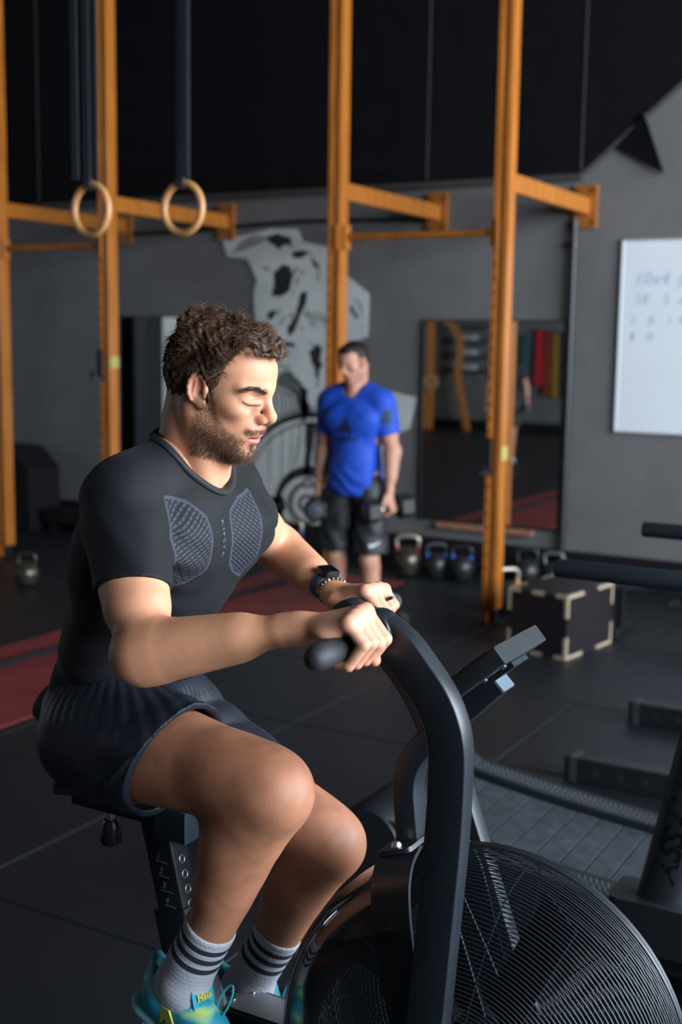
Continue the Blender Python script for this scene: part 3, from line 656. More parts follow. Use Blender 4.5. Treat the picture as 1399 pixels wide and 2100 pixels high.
# ------------------------------------------------------------------ curved treadmill
M_tread = mat('treadmill_black', (0.008, 0.0105, 0.0135), 0.5, bump=0.04, bscale=900)
M_slat = mat('ribbed_rubber_slat', (0.030, 0.038, 0.046), 0.6, noise=0.35, nscale=26, bump=0.3, bscale=500)
tm = thing('curved_treadmill', 'black curved slat treadmill with foam handles beyond the air bike', 'treadmill', (-0.6, 3.4, 0))
TX0, TX1 = -1.66, 0.35
def tz(x): return 0.232+0.085*((x+0.45)/1.1)**2
def tpart(mb, name, m, parent=tm, **k): return mb.build(name, m, parent, **k)
mb_ = MB(); xs_ = np.linspace(TX0+0.02, 0.2, 24)
for a, b in zip(xs_[:-1], xs_[1:]): mb_.hexa([(a, 3.19, tz(a)-0.03), (b, 3.19, tz(b)-0.03), (b, 3.62, tz(b)-0.03), (a, 3.62, tz(a)-0.03), (a, 3.19, tz(a)-0.006), (b, 3.19, tz(b)-0.006), (b, 3.62, tz(b)-0.006), (a, 3.62, tz(a)-0.006)])
tpart(mb_, 'gap_shade_sheet', mat('matt_black_gap_shade', (0.003, 0.003, 0.004), 0.9), smooth=False)  # black sheet added under the slats so the gaps look shaded
SL = 0.076; x = TX0+0.03; k = 0
while x < 0.2:
    xa, xb = x, x+SL-0.004; za, zb = tz(xa), tz(xb)
    m = MB().hexa([(xa, 3.195, za-0.02), (xb, 3.195, zb-0.02), (xb, 3.615, zb-0.02), (xa, 3.615, za-0.02), (xa, 3.195, za), (xb, 3.195, zb), (xb, 3.615, zb), (xa, 3.615, za)])
    for r in range(7):   # ribs moulded along the slat
        f = (r+0.5)/7; xr = xa+(xb-xa)*f; zr = za+(zb-za)*f
        m.box(xr-0.0028, xr+0.0028, 3.2, 3.61, zr-0.002, zr+0.0022)
    tpart(m, 'slat', M_slat, smooth=False); x += SL
for (y0, y1) in ((3.07, 3.185), (3.625, 3.74)):
    m = MB(); xs = np.linspace(TX0, TX1, 30)
    for a, b in zip(xs[:-1], xs[1:]): m.hexa([(a, y0, tz(a)-0.14), (b, y0, tz(b)-0.14), (b, y1, tz(b)-0.14), (a, y1, tz(a)-0.14), (a, y0, tz(a)+0.022), (b, y0, tz(b)+0.022), (b, y1, tz(b)+0.022), (a, y1, tz(a)+0.022)])
    sr = tpart(m, 'side_rail', M_tread, smooth=False)
    m = MB()
    for a in np.arange(TX0+0.05, TX1-0.05, 0.017):
        for j, yy in enumerate(np.arange(y0+0.026, y1-0.02, 0.014)):
            m.sphere((a+0.006*(j % 2), yy, tz(a)+0.022), 0.0042, 6, (1, 1, 0.6))
    o = tpart(m, 'grip_dots', mat('grip_dot_grey', (0.11, 0.125, 0.14), 0.5), sr); o['kind'] = 'stuff'
m = MB(); prof = [(0.0, -0.34), (0.10, -0.34), (0.115, -0.32), (0.115, 0.32), (0.10, 0.34), (0.0, 0.34)]
tpart(MB().lathe(prof, (TX0+0.02, 3.405, 0.26), (0, 1, 0), 32), 'rear_roller_cover', M_tread)
for y in (3.1, 3.71): tpart(MB().box(TX0+0.1, TX0+0.2, y-0.04, y+0.04, 0.0, 0.17), 'foot', M_tread, smooth=False, bevel=0.01); tpart(MB().box(0.1, 0.2, y-0.04, y+0.04, 0.0, 0.16), 'foot', M_tread, smooth=False, bevel=0.01)
for y, nm in ((3.0, 'near'), (3.80, 'far')):
    tpart(MB().obox((-0.62, y+(0.01 if y < 3.4 else -0.01), 0.275), (1, 0, 0), (0, 1, 0), (0, 0, 1), 0.50, 0.15, 0.13, 0.03), 'post_shoe', M_tread, angle=50)
    a, b = np.array([-0.745, y, 0.33]), np.array([-0.58, y, 1.155]); d_ = (b-a)/np.linalg.norm(b-a)
    q = [a, b]
    m = MB(); vs = []
    for p in q:
        for t in np.linspace(0, 2*PI, 25)[:-1]: vs.append(p+np.array([0.064*math.cos(t), 0.038*math.sin(t), 0]))
    post = tpart(m.add(vs, [(i, (i+1) % 24, 24+(i+1) % 24, 24+i) for i in range(24)]+[tuple(range(23, -1, -1)), tuple(range(24, 48))]), 'post', M_tread, angle=50)
    if nm == 'near':
        me = text_mesh('ASSAULT', 0.080, 0.0, font_bold=True, shear=0.3, align='LEFT')
        e1 = d_; e2 = np.array([-d_[2], 0, d_[0]])
        oc = a+d_*0.07
        for v in me.vertices:
            u_, w_ = v.co.x*1.1, v.co.y
            p = oc+e1*u_+e2*(w_*1.0)
            ph = max(-0.99, min(0.99, ((p-(a+d_*((p-a)@d_)))[0])/0.064))
            p[1] = y-0.038*math.sqrt(1-ph*ph)-0.0008
            v.co = tuple(p-np.array(tm.location))
        link_mesh('lettering', me, mat('black_gloss_print', (0.004, 0.004, 0.005), 0.25), tm, smooth=False, recalc=False)
    tpart(MB().tube(arc_pts([(-1.03, y, 1.170), (-0.45, y, 1.172), (-0.2, y+0.02*(1 if y < 3.4 else -1), 1.25)], 6, 0.1), 0.019, 16), 'handle_tube', M_tread)
    tpart(MB().lathe([(0.0, 0), (0.0225, 0), (0.0245, 0.004), (0.0245, 0.55), (0.0, 0.55)], (-1.062, y, 1.170), (1, 0, 0), 24), 'foam_handle', mat('blue_black_foam', (0.016, 0.026, 0.034), 0.6, bump=0.1, bscale=700))
tpart(MB().rtube([(-0.2, 3.02, 1.25), (-0.2, 3.78, 1.25)], (0, 0, 1), 0.05, 0.05, 0.01), 'cross_bar', M_tread)

# ------------------------------------------------------------------ steel rack feet to the right
rk = thing('steel_rack', 'black steel rack with drilled feet on the floor behind the treadmill', 'rack', (-0.6, 5.05, 0))
for y in (4.62, 5.50):
    f_ = MB().box(-1.555, -0.45, y-0.045, y+0.045, 0.0, 0.10).build('foot_beam', M_blackmetal, rk, smooth=False, bevel=0.006)
    for x in np.arange(-1.42, -0.55, 0.10): MB().cyl((x, y-0.0458, 0.05), (x, y-0.044, 0.05), 0.014, n=14).build('bolt_hole', M_hole, f_)
    MB().box(-1.53, -1.50, y-0.0462, y+0.0462, 0.0, 0.102).build('seam_tape', mat('grey_seam', (0.03, 0.032, 0.036), 0.5), f_, smooth=False)
    MB().box(-0.5, -0.41, y-0.045, y+0.045, 0.10, 2.4).build('upright', M_blackmetal, rk, smooth=False, bevel=0.005)
MB().box(-0.5, -0.41, 4.66, 5.46, 2.31, 2.4).build('cross_member', M_blackmetal, rk, smooth=False)

# ------------------------------------------------------------------ rowing machine by the far wall
rw = thing('rowing_machine', 'dark rowing machine with a grey monorail near the back wall', 'rower', (-1.5, 7.2, 0))
MB().rtube([(-2.17, 7.2, 0.292), (-0.6, 7.2, 0.34)], (0, 1, 0), 0.06, 0.05, 0.006).build('monorail', mat('grey_rail', (0.06, 0.075, 0.085), 0.35, 0.5), rw)
MB().rtube([(-2.12, 7.2, 0.28), (-2.12, 7.2, 0.03)], (0, 1, 0), 0.06, 0.05).build('rear_leg', M_blackmetal, rw)
MB().rtube([(-2.12, 7.0, 0.025), (-2.12, 7.4, 0.025)], (0, 0, 1), 0.05, 0.05).build('rear_foot', M_blackmetal, rw)
MB().obox((-1.72, 7.2, 0.365), (1, 0, 0), (0, 1, 0), (0, 0, 1), 0.26, 0.30, 0.05, 0.06).build('seat', M_blackmetal, rw)
wh = MB().lathe([(0.0, -0.02), (0.035, -0.02), (0.042, 0.0), (0.035, 0.02), (0.0, 0.02)], (-1.785, 7.08, 0.243), (0, 1, 0), 20).build('seat_roller', M_blackmetal, rw)
MB().lathe([(0.0, -0.006), (0.018, -0.006), (0.018, 0.0), (0.0, 0.0)], (-1.785, 7.06, 0.243), (0, 1, 0), 16).build('roller_cap', M_steel, wh)
MB().lathe([(0.0, -0.08), (0.26, -0.08), (0.28, -0.05), (0.28, 0.05), (0.26, 0.08), (0.0, 0.08)], (-0.45, 7.2, 0.40), (0, 1, 0), 36).build('flywheel_housing', M_blackmetal, rw)
MB().rtube([(-0.55, 6.95, 0.03), (-0.55, 7.45, 0.03)], (0, 0, 1), 0.05, 0.05).build('front_foot', M_blackmetal, rw)
MB().rtube([(-0.55, 7.2, 0.05), (-0.5, 7.2, 0.2)], (0, 1, 0), 0.05, 0.05).build('front_leg', M_blackmetal, rw)

# ------------------------------------------------------------------ plyo box
M_phen = mat('dark_film_plywood', (0.013, 0.009, 0.011), 0.42, noise=0.25, nscale=30)
M_birch = mat('pale_birch_edge', (0.36, 0.27, 0.19), 0.6, noise=0.15, nscale=30)
_n, _a = atZ(1160, 1355), math.radians(80.87); _d = np.array([math.cos(_a), math.sin(_a), 0]); _e = np.array([-_d[1], _d[0], 0])
_c = _n+_e*0.19+_d*0.276
bx0, bx1, by0, by1, bz = _c[0]-0.19, _c[0]+0.19, _c[1]-0.276, _c[1]+0.276, 0.365
pb = thing('plyo_box', 'dark film-faced plywood jump box with pale birch finger joints', 'plyo box', (_c[0], _c[1], 0))
th = 0.018
for nm, b_ in (('top_panel', (bx0+th, bx1-th, by0+th, by1-th, bz-th, bz)), ('bottom_panel', (bx0+th, bx1-th, by0+th, by1-th, 0.0005, th)),
             ('side_panel', (bx0+th, bx1-th, by0, by0+th, th, bz-th)), ('side_panel', (bx0+th, bx1-th, by1-th, by1, th, bz-th)),
             ('end_panel', (bx1-th, bx1, by0+th, by1-th, th, bz-th)), ('end_panel', (bx0, bx0+th, by0+th, by1-th, th, bz-th))):
    MB().box(*b_).build(nm, M_phen, pb, smooth=False)
def joint(a, b, fingers):   # edge from a to b built from alternating pale / dark fingers
    a, b = np.array(a), np.array(b); n = fingers
    for i in range(n):
        p, q = a+(b-a)*i/n, a+(b-a)*(i+1)/n; lo = np.minimum(p, q); hi = np.maximum(p, q)
        for ax in range(3):
            if abs(b[ax]-a[ax]) < 1e-6:
                lo[ax] = a[ax] if a[ax] < (bx0+bx1)/2+0 and ax == 0 else lo[ax]
        c = (lo+hi)/2; s = np.abs(q-p); 
        for ax in range(3):
            if s[ax] < 1e-6:
                mid_ = ((bx0+bx1)/2, (by0+by1)/2, bz/2)[ax]; s[ax] = th; c[ax] += th/2 if c[ax] < mid_ else -th/2
            else: s[ax] -= 0.001
        e = 0.0006 if i % 2 == 0 else 0.0
        MB().box(c[0]-s[0]/2-e, c[0]+s[0]/2+e, c[1]-s[1]/2-e, c[1]+s[1]/2+e, max(0.0003, c[2]-s[2]/2-e), c[2]+s[2]/2+e).build('joint_finger', M_birch if i % 2 == 0 else M_phen, pb, smooth=False)
for y in (by0, by1):
    for z in (0, bz): joint((bx0, y, z), (bx1, y, z), 5)
    for x in (bx0, bx1): joint((x, y, th), (x, y, bz-th), 3)
for x in (bx0, bx1):
    for z in (0, bz): joint((x, by0+th, z), (x, by1-th, z), 3)

pb.rotation_euler = (0, 0, _a-PI/2)

# ------------------------------------------------------------------ kettlebells
M_iron = mat('dark_cast_iron', (0.022, 0.022, 0.023), 0.38, 0.3, noise=0.2, nscale=40)
M_chrome = mat('worn_silver_handle', (0.40, 0.34, 0.27), 0.35, 0.7)
M_compsteel = mat('grey_bronze_ball', (0.085, 0.07, 0.055), 0.28, 0.6)
def kettlebell(x, y, h, rot, label, body=M_iron, handle=None, band=None):
    t = thing('kettlebell', label, 'kettlebell', (0, 0, 0))
    R = h*0.36; hw = R*0.72
    MB().lathe([(0.0, 0.0), (R*0.62, 0.0), (R*0.85, R*0.25)]+[(R*math.cos(a), R*0.98+R*math.sin(a)) for a in np.linspace(-0.7, 1.25, 12)]+[(0.0, R*1.97)], (0, 0, 0), (0, 0, 1), 28).build('bell', body, t, angle=70)
    pth_ = arc_pts([(-hw*0.92, 0, R*1.55), (-hw*1.12, 0, h*0.93), (0, 0, h*0.965), (hw*1.12, 0, h*0.93), (hw*0.92, 0, R*1.55)], 6, h*0.17)
    MB().tube(pth_, h*0.052, 12).build('handle', handle or body, t)
    if band:
        for s in (-1, 1): MB().tube([(s*hw*0.94, 0, R*1.66), (s*hw*1.00, 0, R*1.95)], h*0.062, 14).build('colour_band', band, t)
    t.location = (float(x), float(y), 0.0005); t.rotation_euler = (0, 0, rot); return t
M_kblue = mat('blue_band', (0.012, 0.10, 0.36), 0.4); M_kred = mat('red_band', (0.30, 0.02, 0.03), 0.4); M_kyel = mat('yellow_band', (0.50, 0.30, 0.01), 0.4); M_kpur = mat('violet_band', (0.05, 0.04, 0.16), 0.4)
kettlebell(-4.055, 8.13, 0.31, 0.5, 'kettlebell with a cream handle and red bands next to the standing man', M_compsteel, M_chrome, M_kred)
kettlebell(-3.83, 8.16, 0.265, 0.7, 'black kettlebell with blue bands beside the red-banded kettlebell', M_iron, None, M_kblue)
kettlebell(-3.625, 8.17, 0.265, 0.3, 'black kettlebell with blue bands, last of the row before the timber post', M_iron, None, M_kblue)
kettlebell(-2.93, 7.34, 0.30, 0.9, 'kettlebell with yellow bands between the timber post and the plyo box', M_iron, M_chrome, M_kyel)
kettlebell(-3.16, 8.30, 0.27, 0.35, 'plain black kettlebell against the wall behind the plyo box', M_iron)
kettlebell(-2.98, 8.36, 0.25, 0.2, 'plain kettlebell with a worn grey handle behind the plyo box', M_iron, mat('grey_handle', (0.16, 0.16, 0.16), 0.4, 0.5))
kettlebell(-6.13, 6.27, 0.235, 0.4, 'bronze-toned kettlebell alone on the floor beyond the red runner', M_compsteel, M_compsteel)
kettlebell(-5.19, 8.30, 0.30, 0.3, 'kettlebell with a cream handle and violet bands under the mural', M_iron, M_chrome, M_kpur)

# ------------------------------------------------------------------ dumbbells
M_hex = mat('black_hex_rubber', (0.012, 0.013, 0.014), 0.5)
M_hexg = mat('grey_hex_face', (0.07, 0.08, 0.095), 0.5)
def hex_dumbbell(c, ax, upv, label, L=0.30, R=0.072, grp=None, knurl=M_steel, zoff=None):
    c = np.array(c, float); ax = np.array(ax, float); ax /= np.linalg.norm(ax); u = np.array(upv, float); u -= ax*(u@ax); u /= np.linalg.norm(u); s_ = np.cross(ax, u)
    t = thing('hex_dumbbell', label, 'dumbbell', c-u*R*0.87, group=grp)
    MB().tube([c-ax*L*0.5*0.4, c-ax*0.02, c+ax*0.02, c+ax*L*0.5*0.4], [0.015, 0.0175, 0.0175, 0.015], 14).build('handle', knurl, t)
    hl = L*0.3
    for sg in (-1, 1):
        c0 = c+ax*sg*(L/2-hl/2); m = MB(); vs = []
        for h, r in ((-0.5, 0.80), (-0.40, 1.0), (0.40, 1.0), (0.5, 0.82)):
            for k in range(6): a = PI/6+k*PI/3; vs.append(c0+ax*h*hl*sg+(s_*math.cos(a)+u*math.sin(a))*R*r)
        m.add(vs, [(i*6+k, i*6+(k+1) % 6, (i+1)*6+(k+1) % 6, (i+1)*6+k) for i in range(3) for k in range(6)]+[(5, 4, 3, 2, 1, 0), tuple(range(18, 24))])
        hd = m.build('head', M_hex, t, smooth=False, bevel=0.004)
        m2 = MB(); m2.lathe([(0.0, 0.0), (R*0.62, 0.0), (R*0.60, 0.0012), (0.0, 0.0012)], c0+ax*sg*hl*0.5, ax*sg, 20); m2.build('end_face', M_hexg, hd)
    return t
d0 = atZ(822, 1284, 0.06)
hex_dumbbell(d0+np.array([-0.05, 0.08, 0.0]), (0.35, -0.9, 0), (0, 0, 1), 'small dumbbell with a chrome end lying on the dark floor', 0.24, 0.058)
MB_ = MB().lathe([(0.0, 0.0), (0.022, 0.0), (0.020, 0.006), (0.0, 0.006)], (0, 0, 0), (0, 0, 1), 16)

# ------------------------------------------------------------------ black blocks along the wall at the left
fb = thing('foam_block', 'tall black foam box with slanted corner against the grey wall', 'foam box', (-8.1, 8.25, 0))
MB().prism([(-8.45, 8.05, 0.001), (-7.82, 8.05, 0.001), (-7.82, 8.05, 0.56), (-8.04, 8.05, 0.745), (-8.45, 8.05, 0.745)], (0, 0.40, 0)).build('body', M_base, fb, smooth=False, bevel=0.01)
MB().box(-8.3, -8.0, 8.045, 8.05, 0.28, 0.32).build('carry_strap', M_strap, fb, smooth=False)
lb = thing('low_bench', 'long low black padded block at the foot of the wall behind the rider', 'bench', (-7.2, 8.3, 0))
MB().box(-7.79, -6.6, 8.15, 8.45, 0.08, 0.20).build('pad', M_base, lb, smooth=False, bevel=0.015)
for x in (-7.7, -6.7): MB().box(x-0.03, x+0.03, 8.18, 8.42, 0.0005, 0.08).build('leg', M_blackmetal, lb, smooth=False)

# ------------------------------------------------------------------ across the room, seen in the mirrors
def mirY(px, py, yreal): p = atY(px, py, 17.06-yreal); return np.array([p[0], yreal, p[2]])
ws = thing('climbing_frame', 'orange timber wall-bar frame with a curved arch across the room', 'climbing frame', (-10.4, -5.1, 0))
c0 = mirY(868, 880, -5.2); c1 = mirY(946, 880, -5.2)
xl, xr = c0[0], c1[0]
MB().box(xl-0.45, xl-0.33, -5.35, -5.2, 0.0, 2.4).build('post', M_wood, ws, smooth=False)
MB().box(xl+0.02, xl+0.14, -5.35, -5.2, 0.0, 2.4).build('post', M_wood, ws, smooth=False)
for z in np.arange(0.15, 2.3, 0.17): MB().cyl((xl-0.35, -5.27, z), (xl+0.04, -5.27, z), 0.02, n=10).build('rung', M_wood_dark, ws)
MB().box(xl-0.33, xl+0.02, -5.22, -5.2, 0.0, 1.05).build('board', M_wood, ws, smooth=False)
for z in (0.22, 0.43, 0.64, 0.85): MB().box(xl-0.33, xl+0.02, -5.201, -5.19, z-0.01, z+0.01).build('batten', M_wood_dark, ws, smooth=False)
arch = [(xr+0.1, -5.27, 0.0), (xr-0.05, -5.27, 0.6), (xr-0.16, -5.27, 1.1), (xr-0.10, -5.27, 1.5), (xr-0.12, -5.27, 1.85), (xr-0.32, -5.27, 2.15), (xl+0.05, -5.27, 2.3)]
Q = [np.array(p) for p in arch]
for _ in range(2): Q = [Q[0]]+[q for i in range(len(Q)-1) for q in (Q[i]*0.75+Q[i+1]*0.25, Q[i]*0.25+Q[i+1]*0.75)]+[Q[-1]]
MB().rtube(Q, (0, 1, 0), 0.10, 0.11, 0.004).build('arch_rib', M_wood, ws)
tp = thing('wooden_plate', 'pale wooden disc plate on the timber frame across the room', 'plate', mirY(884, 785, -5.05))
cpt = mirY(884, 783, -5.10); tp.location = tuple(cpt-np.array([0, 0, 0.17]))
MB().lathe([(0.045, -0.02), (0.16, -0.02), (0.165, 0.0), (0.16, 0.02), (0.045, 0.02), (0.045, -0.02)], cpt, (0, 1, 0.1), 32).build('disc', M_ringwood, tp)
# hanging resistance bands
for k, (px, ptop, pbot, wd, col, nm) in enumerate(((1075, 690, 800, 6, (0.01, 0.10, 0.12), 'teal'), (1104, 676, 790, 11, (0.55, 0.01, 0.02), 'bright red'), (1121, 680, 812, 8, (0.22, 0.03, 0.01), 'rust red'), (1137, 682, 815, 6, (0.28, 0.16, 0.01), 'mustard'), (1153, 682, 815, 6, (0.02, 0.02, 0.02), 'black'))):
    a, b = mirY(px+4, ptop, YF+0.10), mirY(px, pbot, YF+0.10)
    t = thing('resistance_band', nm+' rubber resistance band hanging on a peg across the room', 'band', b)
    m = MB(); hw_ = wd*0.5/100.0
    loop = [np.array([a[0]-0.02, a[1], a[2]]), np.array([b[0]-hw_, b[1], b[2]+0.05]), np.array([b[0], b[1], b[2]]), np.array([b[0]+hw_, b[1], b[2]+0.05]), np.array([a[0]+0.02, a[1], a[2]])]
    MB().tube(arc_pts(loop, 6, 0.05), 0.03, 8, closed=False, flat=(0.3, 1.2)).build('loop', mat('band_'+nm.replace(' ', '_'), col, 0.5), t)
    MB().cyl((a[0], YF, a[2]), (a[0], YF+0.16, a[2]), 0.02, n=10).build('peg', M_blackmetal, t)
sh = thing('wall_shelf', 'dark shelf rack with pale towels on the wall across the room', 'shelf', mirY(970, 760, YF+0.2))
s0, s1 = mirY(945, 760, YF+0.2), mirY(995, 670, YF+0.2)
for z in np.linspace(s0[2], s1[2], 4): MB().box(s0[0], s1[0]+0.1, YF, YF+0.3, z-0.02, z+0.02).build('shelf_board', M_blackmetal, sh, smooth=False)
for i, z in enumerate(np.linspace(s0[2], s1[2], 4)[:-1]): MB().box(s0[0]+0.05, s0[0]+0.3, YF+0.03, YF+0.28, z+0.021, z+0.12).build('towel', mat('pale_towel', (0.35, 0.37, 0.40), 0.9), sh, smooth=False, bevel=0.02)
# pale pillar and dark locker standing across the room, mirrored behind the rider
pw = atY(335, 780, 8.53); rd = ray(335, 780); rr = np.array([rd[0], -rd[1], rd[2]]); q = pw+rr/np.linalg.norm(rr)*5.2
cl = thing('pale_column', 'pale grey painted column across the room', 'column', (q[0], q[1], 0))
MB().box(q[0]-0.12, q[0]+0.12, q[1]-0.16, q[1]+0.16, 0.0, ZC-0.002).build('shaft', mat('pale_grey_paint', (0.36, 0.37, 0.35), 0.7), cl, smooth=False)
MB().box(q[0]-0.15, q[0]+0.15, q[1]-0.19, q[1]+0.19, 0.0005, 0.1).build('plinth', M_base, cl, smooth=False)
rd = ray(258, 780); pw = atY(258, 780, 8.53); rr = np.array([rd[0], -rd[1], rd[2]]); q = pw+rr/np.linalg.norm(rr)*4.6
lk = thing('tall_locker', 'tall black locker standing across the room', 'locker', (q[0], q[1], 0))
MB().box(q[0]-0.25, q[0]+0.25, q[1]-0.14, q[1]+0.14, 0.0005, 2.1).build('body', M_base, lk, smooth=False)
MB().box(q[0]+0.2505, q[0]+0.256, q[1]-0.12, q[1]+0.12, 0.1, 2.0).build('door', M_blackmetal, lk, smooth=False)
# ------------------------------------------------------------------ implicit-surface modelling for bodies and cloth
def V3(*a): return np.array(a, float)
def cone(a, b, ra, rb, k=0.02, op=1, n=None, f=1.0): return dict(t='c', a=np.array(a, float), b=np.array(b, float), ra=ra, rb=rb, k=k, op=op, n=None if n is None else np.array(n, float)/np.linalg.norm(n), f=f)
def ell(c, r, R=None, k=0.02, op=1): return dict(t='e', c=np.array(c, float), r=np.array(r, float), R=np.eye(3) if R is None else R, k=k, op=op)
def rotm(yaw=0, pitch=0, roll=0):
    y, p, r = map(math.radians, (yaw, pitch, roll)); cy, sy, cp, sp, cr, sr = math.cos(y), math.sin(y), math.cos(p), math.sin(p), math.cos(r), math.sin(r)
    return np.array([[cy, -sy, 0], [sy, cy, 0], [0, 0, 1]])@np.array([[cp, 0, sp], [0, 1, 0], [-sp, 0, cp]])@np.array([[1, 0, 0], [0, cr, -sr], [0, sr, cr]])
def xform(prims, R, t, s=1.0):
    out = []
    for p in prims:
        q = dict(p)
        if p['t'] == 'c':
            q['a'] = R@p['a']*s+t; q['b'] = R@p['b']*s+t; q['ra'] = p['ra']*s; q['rb'] = p['rb']*s
            if p['n'] is not None: q['n'] = R@p['n']
        else: q['c'] = R@p['c']*s+t; q['r'] = p['r']*s; q['R'] = R@p['R']
        q['k'] = p['k']*s; out.append(q)
    return out
def grow(prims, d, k=None):
    out = []
    for p in prims:
        q = dict(p)
        if p['op'] < 0: continue
        if p['t'] == 'c': q['ra'] = p['ra']+d; q['rb'] = p['rb']+d
        else: q['r'] = p['r']+d
        if k: q['k'] = k
        out.append(q)
    return out
def pdist(p, P):
    if p['t'] == 'c':
        ba = p['b']-p['a']; pa = P-p['a']; L = ba@ba
        t = np.clip((pa@ba)/(L+1e-12), 0, 1); d = pa-t[:, None]*ba
        if p['n'] is not None:
            c = d@p['n']; d = d+np.outer(c*(1/p['f']-1), p['n'])
        return np.sqrt((d*d).sum(1))-(p['ra']+(p['rb']-p['ra'])*t)
    q = (P-p['c'])@p['R']; k0 = np.sqrt(((q/p['r'])**2).sum(1)); k1 = np.sqrt(((q/p['r']**2)**2).sum(1))
    return k0*(k0-1)/(k1+1e-9)
def smin(a, b, k): h = np.clip(0.5+0.5*(b-a)/k, 0, 1); return b+(a-b)*h-k*h*(1-h)
def sdf(prims, P):
    d = None
    for p in prims:
        e = pdist(p, P)
        if p['op'] > 0: d = e if d is None else smin(d, e, p['k'])
        elif d is not None: d = -smin(-d, e, p['k'])
    return np.full(len(P), 9.0) if d is None else d
def mesh_sdf(prims, h, post=None, B=18, margin=0.028, bounds=None):
    """surface nets on sparse blocks. returns verts, quads. post(P, d) edits the field"""
    lo = np.full(3, 1e9); hi = -lo
    for p in prims:
        if p['op'] < 0: continue
        if p['t'] == 'c':
            r = max(p['ra'], p['rb'])*max(1, p['f']); lo = np.minimum(lo, np.minimum(p['a'], p['b'])-r); hi = np.maximum(hi, np.maximum(p['a'], p['b'])+r)
        else: r = p['r'].max(); lo = np.minimum(lo, p['c']-r); hi = np.maximum(hi, p['c']+r)
    lo -= 0.03; hi += 0.03
    if bounds is not None: lo = np.maximum(lo, bounds[0]); hi = np.minimum(hi, bounds[1])
    nb = np.ceil((hi-lo)/(h*B)).astype(int)
    I = np.stack(np.meshgrid(*[np.arange(n) for n in nb], indexing='ij'), -1).reshape(-1, 3)
    Cn = lo+(I+0.5)*h*B; rad = h*(B+2)*0.5*math.sqrt(3)
    dm = np.stack([pdist(p, Cn) for p in prims], 1); ops = np.array([p['op'] for p in prims]); ks = np.array([p['k'] for p in prims])
    near = dm < (rad+ks*1.0+margin)[None, :] if True else None
    act = (near & (ops > 0)[None]).any(1)
    ax = np.arange(-1, B+1); g = np.stack(np.meshgrid(ax, ax, ax, indexing='ij'), -1).reshape(-1, 3); m = B+2
    N = nb*B+4; keys = []; pos = []; quads = []
    corner = [(a, b, c) for a in (0, 1) for b in (0, 1) for c in (0, 1)]
    edges = [(i, j) for i in range(8) for j in range(i+1, 8) if sum(abs(corner[i][q]-corner[j][q]) for q in range(3)) == 1]
    def key(ix): return (ix[..., 0]+2)*(N[1]*N[2])+(ix[..., 1]+2)*N[2]+(ix[..., 2]+2)
    for bi in np.nonzero(act)[0]:
        pr = [p for p, s in zip(prims, near[bi]) if s]; i0 = I[bi]*B
        P = lo+(g+i0)*h; d = sdf(pr, P)
        if post is not None: d = post(P, d)
        if d.min() > 0 or d.max() < 0: continue
        D = d.reshape(m, m, m)
        # cells with a sign change
        cs = [D[c[0]:m-1+c[0], c[1]:m-1+c[1], c[2]:m-1+c[2]] for c in corner]
        S = np.stack(cs, -1); neg = S < 0; mix = neg.any(-1) & ~neg.all(-1); ci = np.argwhere(mix)
        if len(ci) == 0: continue
        v = S[mix]; acc = np.zeros((len(ci), 3)); cnt = np.zeros(len(ci))
        for i, j in edges:
            a, b = v[:, i], v[:, j]; x = (a < 0) != (b < 0)
            t = np.where(x, a/(a-b+1e-20), 0); e0 = np.array(corner[i]); e1 = np.array(corner[j])
            acc += np.where(x[:, None], e0+t[:, None]*(e1-e0), 0); cnt += x
        gi = ci-1+i0; keys.append(key(gi)); pos.append(lo+(gi+acc/cnt[:, None])*h)
        # faces: edges whose base sample is owned by this block (index 0..B-1 -> array 1..B)
        for axn in range(3):
            sh = [0, 0, 0]; sh[axn] = 1
            A0 = D[1:B+1, 1:B+1, 1:B+1]; A1 = D[1+sh[0]:B+1+sh[0], 1+sh[1]:B+1+sh[1], 1+sh[2]:B+1+sh[2]]
            x = (A0 < 0) != (A1 < 0); e = np.argwhere(x)
            if len(e) == 0: continue
            fl = (A0 < 0)[x]; base = e+i0; u, w_ = (axn+1) % 3, (axn+2) % 3
            du = np.zeros(3, int); du[u] = 1; dw = np.zeros(3, int); dw[w_] = 1
            q = np.stack([key(base), key(base-du), key(base-du-dw), key(base-dw)], 1)
            q[~fl] = q[~fl][:, ::-1]; quads.append(q)
    if not keys: return np.zeros((0, 3)), np.zeros((0, 4), int)
    K = np.concatenate(keys); Pp = np.concatenate(pos); uk, ui = np.unique(K, return_index=True); Vt = Pp[ui]
    Q = np.concatenate(quads); ix = np.searchsorted(uk, Q); ix = np.clip(ix, 0, len(uk)-1); ok = (uk[ix] == Q).all(1)
    return Vt, ix[ok]
